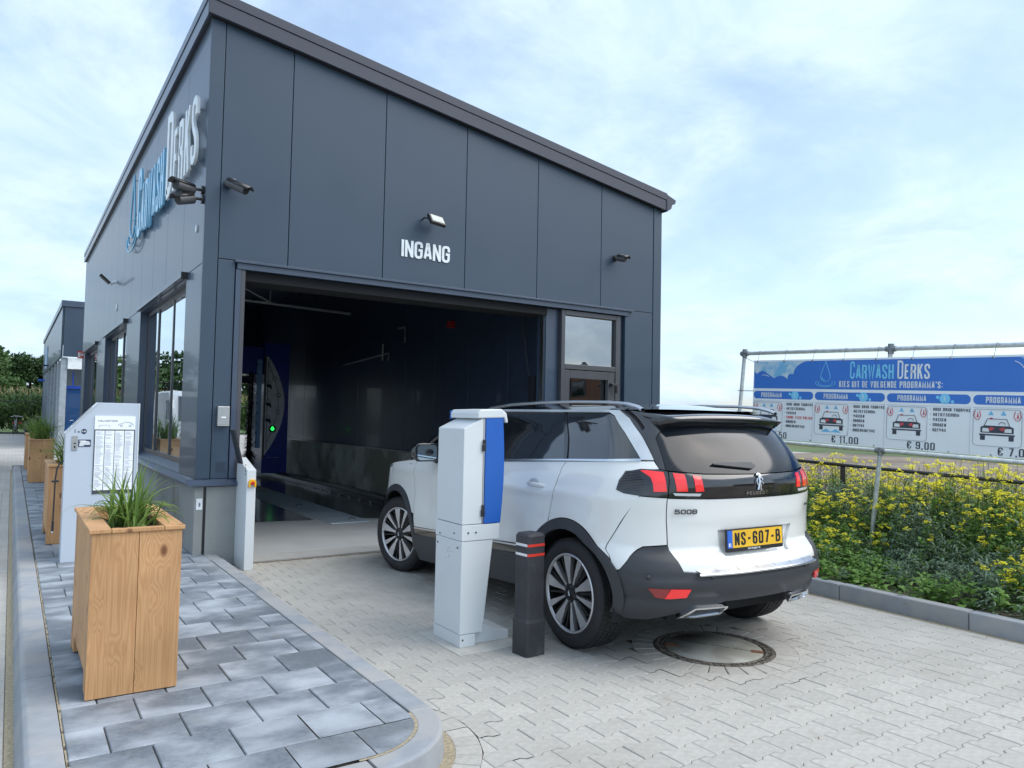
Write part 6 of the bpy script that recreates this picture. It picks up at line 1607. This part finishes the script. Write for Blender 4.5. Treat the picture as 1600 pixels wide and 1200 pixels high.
# number plate (flat)
npl = empty('number_plate'); npl.parent = car; npl.location = (-.022, -.790, .783); npl.rotation_euler = (R(-3), 0, 0)
D_PL = MB().prism(rrect(-.272, .272, -.072, .072, .010, 3), 'y', -.012, .0); D_PL.build('plate_frame', M_BLKM, npl, .002)
box('plate_face', M_YEL, npl, -.216, .262, -.0145, -.0125, -.047, .062); box('plate_band', M_BLU, npl, -.262, -.217, -.0145, -.0125, -.047, .062)
t_ = MB(); w0 = text_width('NS-607-B', .082, .44, .165, .12); 
m = MB(); write(m, 'NS-607-B', (0, 0, 0), (1, 0, 0), (0, 0, 1), .082, .44, .165, .12); k = .44/w0; m.v = [(-.197+x*k, -.0152+y, -.034+z) for x, y, z in m.v]; m.build('plate_number', M_INK, npl)
m = MB(); write(m, 'NL', (-.252, -.0152, -.040), (1, 0, 0), (0, 0, 1), .026, .42, .18, .14); m.build('country_code', M_LETW, npl)
m = MB(); write(m, 'WWW.PEUGEOT.NL', (-.075, -.0125, -.0655), (1, 0, 0), (0, 0, 1), .012, .62, .18, .14); m.build('frame_print', M_LETW, npl)
# lamps and the gloss black band between them
lampL = [(1.038, 1.094), (1.040, 1.153), (1.003, 1.206), (.90, 1.226), (.779, 1.225), (.722, 1.213), (.700, 1.058), (.872, 1.066), (.977, 1.078)]
la, lb_ = both('lamp_housing', lampL, M_BLK, off=.004)
band = [(.716, 1.212), (.46, 1.196), (0, 1.190), (-.46, 1.196), (-.716, 1.212), (-.694, 1.057), (-.455, 1.050), (0, 1.048), (.455, 1.050), (.694, 1.057)]
bo_ = skin_patch('lamp_band', band, M_BLK, car, off=.004)
for p_, nm_ in (([(.905, 1.216), (.86, 1.218), (.752, 1.209), (.712, 1.094), (.795, 1.092), (.812, 1.14), (.835, 1.178)], 'a'),
                ([(.690, 1.205), (.610, 1.198), (.574, 1.096), (.648, 1.096)], 'b'), ([(.550, 1.191), (.492, 1.186), (.458, 1.096), (.518, 1.094)], 'c')):
    both('red_lens', p_, M_RED, off=.0075, rim=.006, st=.03)
both('reversing_lens', [(.672, 1.086), (.476, 1.082), (.486, 1.066), (.655, 1.070)], M_LENS, off=.0075, rim=.005, st=.03)
both('lamp_insert', [(.86, 1.088), (.74, 1.080), (.76, 1.068), (.86, 1.074)], M_FRAME, off=.0075, rim=.004, st=.03)
lmb = MB()
for k in range(12):
    z = 1.098+k*.0095; s0_ = 1.028-.0*k; s1_ = .86+max(0, k-5)*.010
    pts = [skl(s_, z)+nrm(s_, z)*.0065 for s_ in np.linspace(s1_, s0_-max(0, k-6)*.005, 6)]; lmb.tube(pts, .0016, 3)
lmb.build('lamp_ribs', M_FRAME, la)
# letters of the maker, emblem, model badge
def skin_text(s_, sc_, z0, h, wid, m_, nm, par, wf=.5, t=.16, gap=.14, off=.010):
    m = MB(); w0 = text_width(s_, h, wf, t, gap); k = wid/w0; write(m, s_, (0, 0, 0), (1, 0, 0), (0, 1, 0), h, wf, t, gap, .002)
    m.v = [tuple(skl(sc_-x*k, z0+y)+nrm(sc_-x*k, z0+y)*(off+z)) for x, y, z in m.v]; return m.build(nm, m_, par)
skin_text('PEUGEOT', .105, 1.066, .020, .205, M_CHROME, 'maker_letters', bo_, .95, .15, .5)
skin_text('5008', .645, .958, .030, .150, M_FRAME, 'model_badge', gate_o, .9, .22, .10, .013)
skin_text('GT LINE', -.585, .962, .016, .075, M_FRAME, 'trim_badge', gate_o, .8, .2, .1, .012)
em = MB()
def es(pts, r): em.tube([skl(-.022-x, 1.145+z)+nrm(-.022-x, 1.145+z)*.014 for x, z in pts], r, 6)
es([(-.022, .036), (-.012, .047), (.008, .046), (.018, .036), (.012, .026), (.002, .030)], .0065)      # head and mane
es([(.0, .040), (-.006, .018), (-.004, -.005), (-.014, -.030), (-.020, -.050)], .0085)   # trunk, hind leg
es([(-.004, -.005), (.010, -.020), (.004, -.040), (.012, -.052)], .006); es([(-.002, .018), (.020, .022), (.030, .012)], .0055); es([(-.004, .006), (.022, .0), (.030, -.012)], .0055)
es([(-.012, -.02), (-.028, -.012), (-.032, .008), (-.024, .018)], .0045)                 # tail
em.build('lion_emblem', M_CHROME, bo_)
# rear glass, wiper
rg = [(.734, 1.222), (.46, 1.204), (0, 1.197), (-.46, 1.204), (-.734, 1.222), (-.770, 1.417), (-.728, 1.452), (-.62, 1.500), (0, 1.520), (.62, 1.500), (.728, 1.452), (.770, 1.417)]
rgo = skin_patch('rear_window', rg, M_CGR, car, off=.001)
wv = [(.385, 1.258), (.30, 1.264), (.02, 1.262), (-.02, 1.236), (.02, 1.222), (.14, 1.232), (.385, 1.252)]
skin_patch('rear_wiper', wv[::-1], M_PLA, rgo, off=.022, rim=.018, st=.03)
# rear pillar cladding, white pillar strip, side glass
both('rear_pillar', [(.806, 1.276), (.779, 1.231), (.738, 1.222), (.774, 1.417), (.732, 1.454), (.62, 1.502), (.62, 1.56), (.90, 1.592), (1.012, 1.592), (.924, 1.537), (.866, 1.419)], M_BLK, off=.002)
both('pillar_strip', [(.812, 1.280), (.870, 1.419), (.930, 1.537), (1.015, 1.594), (3.10, 1.597), (3.10, 1.580), (1.115, 1.580), (1.058, 1.556), (.966, 1.392), (.898, 1.280)], M_SATIN if False else M_CAR, off=.006, rim=.012)
both('waist_strip', [(.895, 1.282), (.90, 1.272), (1.60, 1.238), (2.735, 1.172), (3.86, 1.122), (3.86, 1.132), (2.735, 1.184), (1.60, 1.250), (.90, 1.286)], M_CHROME, off=.008, rim=.008)
both('quarter_window', [(.905, 1.290), (.970, 1.390), (1.062, 1.552), (1.115, 1.574), (1.722, 1.577), (1.640, 1.40), (1.600, 1.254)], M_CGL, off=-.004, rim=.01)
both('window_pillar', [(1.605, 1.254), (1.642, 1.40), (1.727, 1.577), (1.775, 1.577), (1.690, 1.40), (1.640, 1.252)], M_BLK, off=.004, rim=.01)
both('rear_door_window', [(1.645, 1.252), (1.695, 1.40), (1.780, 1.577), (2.66, 1.577), (2.735, 1.30), (2.735, 1.190)], M_CGL, off=-.004, rim=.01)
both('centre_pillar', [(2.664, 1.577), (2.80, 1.577), (2.84, 1.30), (2.84, 1.183), (2.739, 1.190), (2.739, 1.30)], M_BLK, off=.002, rim=.01)
both('front_door_window', [(2.844, 1.183), (2.844, 1.30), (2.805, 1.577), (3.05, 1.577), (3.35, 1.46), (3.72, 1.24), (3.80, 1.140)], M_CGL, off=-.004, rim=.01)
def roof_b(u): return float(np.interp(u, [-.55, -.40, -.25, -.10, .1, 1.0, 1.7], [.004, .022, .040, .050, .056, .058, .040]))
# roof lid, windscreen, hood: strips across the car
def lid(name, ss, zf, bulge, m_, n=14, dz=0.0, ufix=None):
    mb = MB(); vs = []
    for s_ in ss:
        z = zf(s_); u, v = SKN(s_, min(z, 1.6))
        if ufix: u = ufix(s_, u)
        for k in range(n+1):
            t = -1+2*k/n; vs.append((t*v, u, z+bulge(s_)*(1-abs(t)**2.4)+dz) if name != 'roof_panel' else (t*v, u, z+roof_b(u)*(1-min(1, abs(t*v)/.675)**2.4)))
    fs = [(i*(n+1)+k, i*(n+1)+k+1, (i+1)*(n+1)+k+1, (i+1)*(n+1)+k) for i in range(len(ss)-1) for k in range(n)]
    return mb.add(vs, fs, 0, True).build(name, m_, car)
rs_ = list(np.linspace(.02, 1.2, 30))+list(np.linspace(1.25, 3.10, 16))
roof = lid('roof_panel', rs_, lambda s_: 1.594-.012*max(0, (s_-2.2))**1.5-.0*s_, lambda s_: .056, M_BLK)
lid('hood', list(np.linspace(3.85, 5.77, 34)), lambda s_: np.interp(s_, [3.85, 4.5, 5.05, 5.25, 5.77], [1.122, 1.056, .986, .932, .94]), lambda s_: .065 if s_ < 4.6 else .065*max(.15, (5.77-s_)/1.17), M_CAR)
ws = MB(); A = [(-.80, 2.62, 1.10), (-.69, 1.66, 1.575)]; vs = []
for i in range(9):
    t = i/8; 
    for k in range(13):
        q = -1+2*k/12; hw = .80+(.69-.80)*t; vs.append((q*hw, 2.62+(1.62-2.62)*t+.16*(1-q*q)*(1-.4*t), 1.10+(1.590-1.10)*t+.045*(1-q*q)*t+.03*math.sin(PI*t)))
ws.add(vs, [(i*13+k, i*13+k+1, (i+1)*13+k+1, (i+1)*13+k) for i in range(8) for k in range(12)], 0, True); ws.build('windscreen', M_CGL, car)
for s_ in (-1, 1): MB().tube([(s_*.83, 2.66, 1.09), (s_*.79, 2.25, 1.33), (s_*.70, 1.72, 1.575)], .032, 8).build('front_pillar', M_BLK, car)
# spoiler: tapered slab behind the roof
sp = MB(); vs = []; nu_, nv_ = 6, 18
for side_ in (0, 1):
    for i in range(nu_+1):
        t = i/nu_
        for k in range(nv_+1):
            q = -1+2*k/nv_; hw = .655-.115*t**1.2; x = q*hw; u = -.08-.53*t+(.05*abs(q)**3)*t
            zc = 1.650-.082*t**1.25; z = zc-(.046-.022*t)*abs(q)**2.4
            if side_: z = (1.47 if t < .75 else 1.47+(t-.75)/.25*.062)+.0*q
            vs.append((x, u, z))
m_ = (nu_+1)*(nv_+1)
def gi(s_, i, k): return s_*m_+i*(nv_+1)+k
fs = []
for i in range(nu_):
    for k in range(nv_): fs += [(gi(0, i, k), gi(0, i, k+1), gi(0, i+1, k+1), gi(0, i+1, k)), (gi(1, i, k), gi(1, i+1, k), gi(1, i+1, k+1), gi(1, i, k+1))]
for k in range(nv_): fs.append((gi(0, nu_, k), gi(0, nu_, k+1), gi(1, nu_, k+1), gi(1, nu_, k)))
for i in range(nu_):
    for k in (0, nv_): fs.append((gi(0, i, k), gi(0, i+1, k), gi(1, i+1, k), gi(1, i, k)))
spo = sp.add(vs, fs, 0, True).build('roof_spoiler', M_BLK, car)
box('brake_light', M_REDD, spo, -.13, .13, -.565, -.52, 1.523, 1.538, .003)
# roof rails
for s_ in (-1, 1):
    pts = [(1.56, 1.592), (1.48, 1.612), (1.16, 1.638), (.70, 1.652), (.29, 1.656), (-.07, 1.650), (-.27, 1.638), (-.37, 1.618), (-.42, 1.598)]
    rl = MB(); vs = []
    for u, z in pts:
        for dx_, dz_ in ((-.016, -.010), (.016, -.010), (.018, .004), (.008, .012), (-.010, .012), (-.018, .004)): vs.append((s_*.655+dx_, u, z+dz_))
    rl.add(vs, [(i*6+k, i*6+(k+1) % 6, (i+1)*6+(k+1) % 6, (i+1)*6+k) for i in range(len(pts)-1) for k in range(6)], 0, True); rl.build('roof_rail', M_SATIN, car)
    drp = MB()
# handles, mirrors
for s_ in (-1, 1):
    for sc_ in (1.86, 3.02):
        p_ = skl(sc_*(-s_), 1.052); n_ = nrm(sc_*(-s_), 1.052); tn = Vector((0, 1, 0)); 
        h = MB(); vs = []
        for i in range(9):
            t = i/8; y = -.12+.24*t; bulge = .030*math.sin(PI*t)**.5; hh = .016+.004*math.sin(PI*t)
            c = p_+tn*y
            for a, b in ((-hh, 0), (-hh*.6, bulge), (hh*.6, bulge), (hh, 0)): vs.append(c+Vector((0, 0, a+.004*(t-.5)))+n_*(b+.001))
        h.add(vs, [(i*4+k, i*4+k+1, (i+1)*4+k+1, (i+1)*4+k) for i in range(8) for k in range(3)], 0, True); ho = h.build('door_handle', M_CAR, car)
        cu = MB(); cu.sphere((0, 0, 0), 1, 14, 8, sc=(.006, .075, .036)); o_ = cu.build('handle_cup', mat('shaded cup', (.55, .57, .57), .4, coat=.5), ho); o_.location = p_+tn*(-.0)+n_*.001+Vector((0, .02, .014))
    # mirror
    mr_o = empty('door_mirror'); mr_o.parent = car
    sh = MB(); sh.sphere((0, 0, 0), 1, 18, 12, sc=(.125, .075, .085)); q_ = sh.build('mirror_shell', M_BLK, mr_o); q_.location = (s_*1.045, 2.0, 1.212)
    gl = MB().prism(rrect(-.10, .10, -.066, .066, .035, 4), 'y', 0, .004).build('mirror_glass', mat('mirror silver', (.55, .62, .65), .03, 1.0), mr_o); gl.location = (s_*1.045, 1.930, 1.210); gl.rotation_euler = (0, 0, R(s_*-6))
    fr_ = MB().prism(rrect(-.118, .118, -.080, .080, .04, 4), 'y', 0.005, .03).build('mirror_rim', M_BLK, mr_o, .006); fr_.location = (s_*1.045, 1.928, 1.210); fr_.rotation_euler = (0, 0, R(s_*-6))
    MB().tube([(s_*.90, 2.02, 1.13), (s_*.96, 2.01, 1.16), (s_*1.02, 2.0, 1.18)], .03, 8).build('mirror_arm', M_BLK, mr_o)
# inner shell so nothing shows through the seams, underbody
core = MB()
SS = list(np.linspace(0, SE, 60)); ZZ = [.34, .5, .7, .9, 1.1, 1.2]
# closed prism core, narrower than the wheels
core.box(-.58, .58, -.58, 3.45, .28, .95); core.box(-.80, .80, .52, 2.30, .24, 1.10); core.box(-.70, .70, -.42, 2.4, .82, 1.16); core.box(-.58, .58, -.42, 1.7, 1.18, 1.50)
core.build('underbody', M_DARK, car)
for c_, s0, s1 in ((SRW, -.52, .50), (SFW, -.50, .50)):
    u0 = c_-1.457
    for s_ in (-1, 1):
        wl = MB(); vs = []
        for i in range(21):
            a = R(-12+204*i/20); vs += [(s_*.92, u0+.46*math.cos(a), ZW+.44*math.sin(a)), (s_*.60, u0+.46*math.cos(a), ZW+.44*math.sin(a))]
        wl.add(vs, [(2*i, 2*i+1, 2*i+3, 2*i+2) for i in range(20)]); wl.add([(s_*.60, u0+.46, .0), (s_*.60, u0+.46, 1.0), (s_*.60, u0-.46, 1.0), (s_*.60, u0-.46, .25), (s_*.60, u0-.2, .25)], [(0, 1, 2, 3, 4)]); wl.build('wheel_arch_liner', M_DARK, car)
# wheels
RT, RW_ = .365, .118
def wheel(x, y, side_, steer=0.0):
    w_ = empty('wheel'); w_.parent = car; w_.location = (x, y, RT); w_.rotation_euler = (R(side_*0), 0, R(steer) if side_ < 0 else R(steer+180))
    # local: outer face towards -x
    T = MB(); prof = [(.262, -RW_+.012), (.275, -RW_+.002), (.30, -RW_-.004), (.325, -RW_-.002), (.345, -RW_+.010), (.357, -RW_+.028), (.3595, -RW_+.045), (.3595, RW_-.045), (.357, RW_-.028), (.34, RW_), (.29, RW_+.004), (.262, RW_-.012)]
    T.lathe(prof, 'x', 72); T.build('tyre', M_TYRE, w_)
    tr_ = MB(); nb = 66
    for k in range(nb):
        for j, (xa, xb) in enumerate(((-.100, -.066), (-.058, -.026), (-.018, .018), (.026, .058), (.066, .100))):
            a0 = 2*PI*(k+(.5 if j % 2 else 0)+.12)/nb; a1 = a0+2*PI*.80/nb; r0 = .356; r1 = RT-.0005 if abs(xa+xb) < .15 else RT-.004; sk = .006*(1 if j % 2 else -1)
            vs = []
            for r_ in (r0, r1):
                for xx, aa in ((xa, a0-sk), (xb, a0+sk), (xb, a1+sk), (xa, a1-sk)): vs.append((xx, r_*math.cos(aa), r_*math.sin(aa)))
            tr_.add(vs, [(4, 5, 6, 7), (0, 4, 7, 3), (1, 2, 6, 5), (0, 1, 5, 4), (3, 7, 6, 2)])
    tr_.build('tread', M_TYRE, w_)
    rim = MB(); rim.lathe([(.2635, -RW_+.008), (.258, -RW_+.0), (.250, -RW_+.004), (.245, -RW_+.018)], 'x', 72); rim.build('rim_lip', M_ALU, w_)
    ba = MB(); ba.lathe([(.246, -RW_+.017), (.240, -.05), (.235, .05), (.12, .055), (.0001, .055)], 'x', 60); ba.build('rim_barrel', M_PIT, w_)
    di = MB(); di.cyl((-.005, 0, 0), 'x', .165, .02, 36); di.build('brake_disc', mat('brake disc', (.20, .19, .18), .35, .8), w_); box('brake_caliper', M_FRAME, w_, -.03, .04, .06, .15, -.02, .13, .01)
    def spoke(an, wo, wi, r1, xf, m_, nm, skew=0.0, depth=.035, xi=.012):
        ca, sa = math.cos(R(an)), math.sin(R(an)); vs = []
        def pt(x, r_, t_): return (x, r_*ca-t_*sa, r_*sa+t_*ca)
        rr = [(.050, wi), (.10, wi*1.15), (.17, (wi+wo)*.52), (r1, wo)]
        for j, (r_, ww) in enumerate(rr):
            t = (r_-.05)/(r1-.05); x = xf+xi*(1-t)-.004*math.sin(PI*t); sh = skew*t
            vs += [pt(x, r_, sh-ww/2), pt(x, r_, sh+ww/2), pt(x+depth, r_, sh+ww/2*.7), pt(x+depth, r_, sh-ww/2*.7)]
        fs = []
        for j in range(len(rr)-1):
            for k in range(4): fs.append((j*4+k, j*4+(k+1) % 4, (j+1)*4+(k+1) % 4, (j+1)*4+k))
        return MB().add(vs, fs).build(nm, m_, w_)
    xf = -RW_+.008
    for k in range(5):
        b_ = 84+72*k
        spoke(b_, .082, .022, .246, xf, M_ALU, 'spoke'); spoke(b_-36-4, .046, .014, .246, xf+.002, M_ALU, 'spoke', .0)
        spoke(b_+15, .012, .012, .246, xf+.014, M_PIT, 'spoke_back'); spoke(b_-20, .012, .012, .246, xf+.014, M_PIT, 'spoke_back')
    hb = MB(); hb.lathe([(.066, xf+.03), (.064, xf+.012), (.045, xf+.006), (.036, xf+.010), (.034, xf+.004), (.0001, xf+.002)], 'x', 36); hb.build('hub', M_PIT, w_)
    lg = MB()
    for k in range(5): a = R(48+72*k); lg.cyl((xf+.008, .053*math.cos(a), .053*math.sin(a)), (-1, 0, 0), .0085, .006, 8)
    lg.build('wheel_bolt', M_FRAME, w_)
    em_ = MB(); em_.tube([(xf-.001, -.008, .016), (xf-.001, .002, .02), (xf-.001, .0, .0), (xf-.001, -.008, -.018)], .0035, 5); em_.tube([(xf-.001, 0, .004), (xf-.001, .012, .006)], .003, 5); em_.tube([(xf-.001, .0, -.004), (xf-.001, .010, -.018)], .003, 5); em_.build('hub_emblem', M_CHROME, w_)
    return w_
wheel(-.805, 0, -1); wheel(.805, 0, 1); wheel(-.80, 2.84, -1, 14); wheel(.80, 2.84, 1, 14)
for c in car.children:
    if c.name.startswith('pillar_strip'): c.data.materials[0] = M_SATINW = mat('bright pillar silver', (.62, .65, .67), .25, .35, coat=.8)
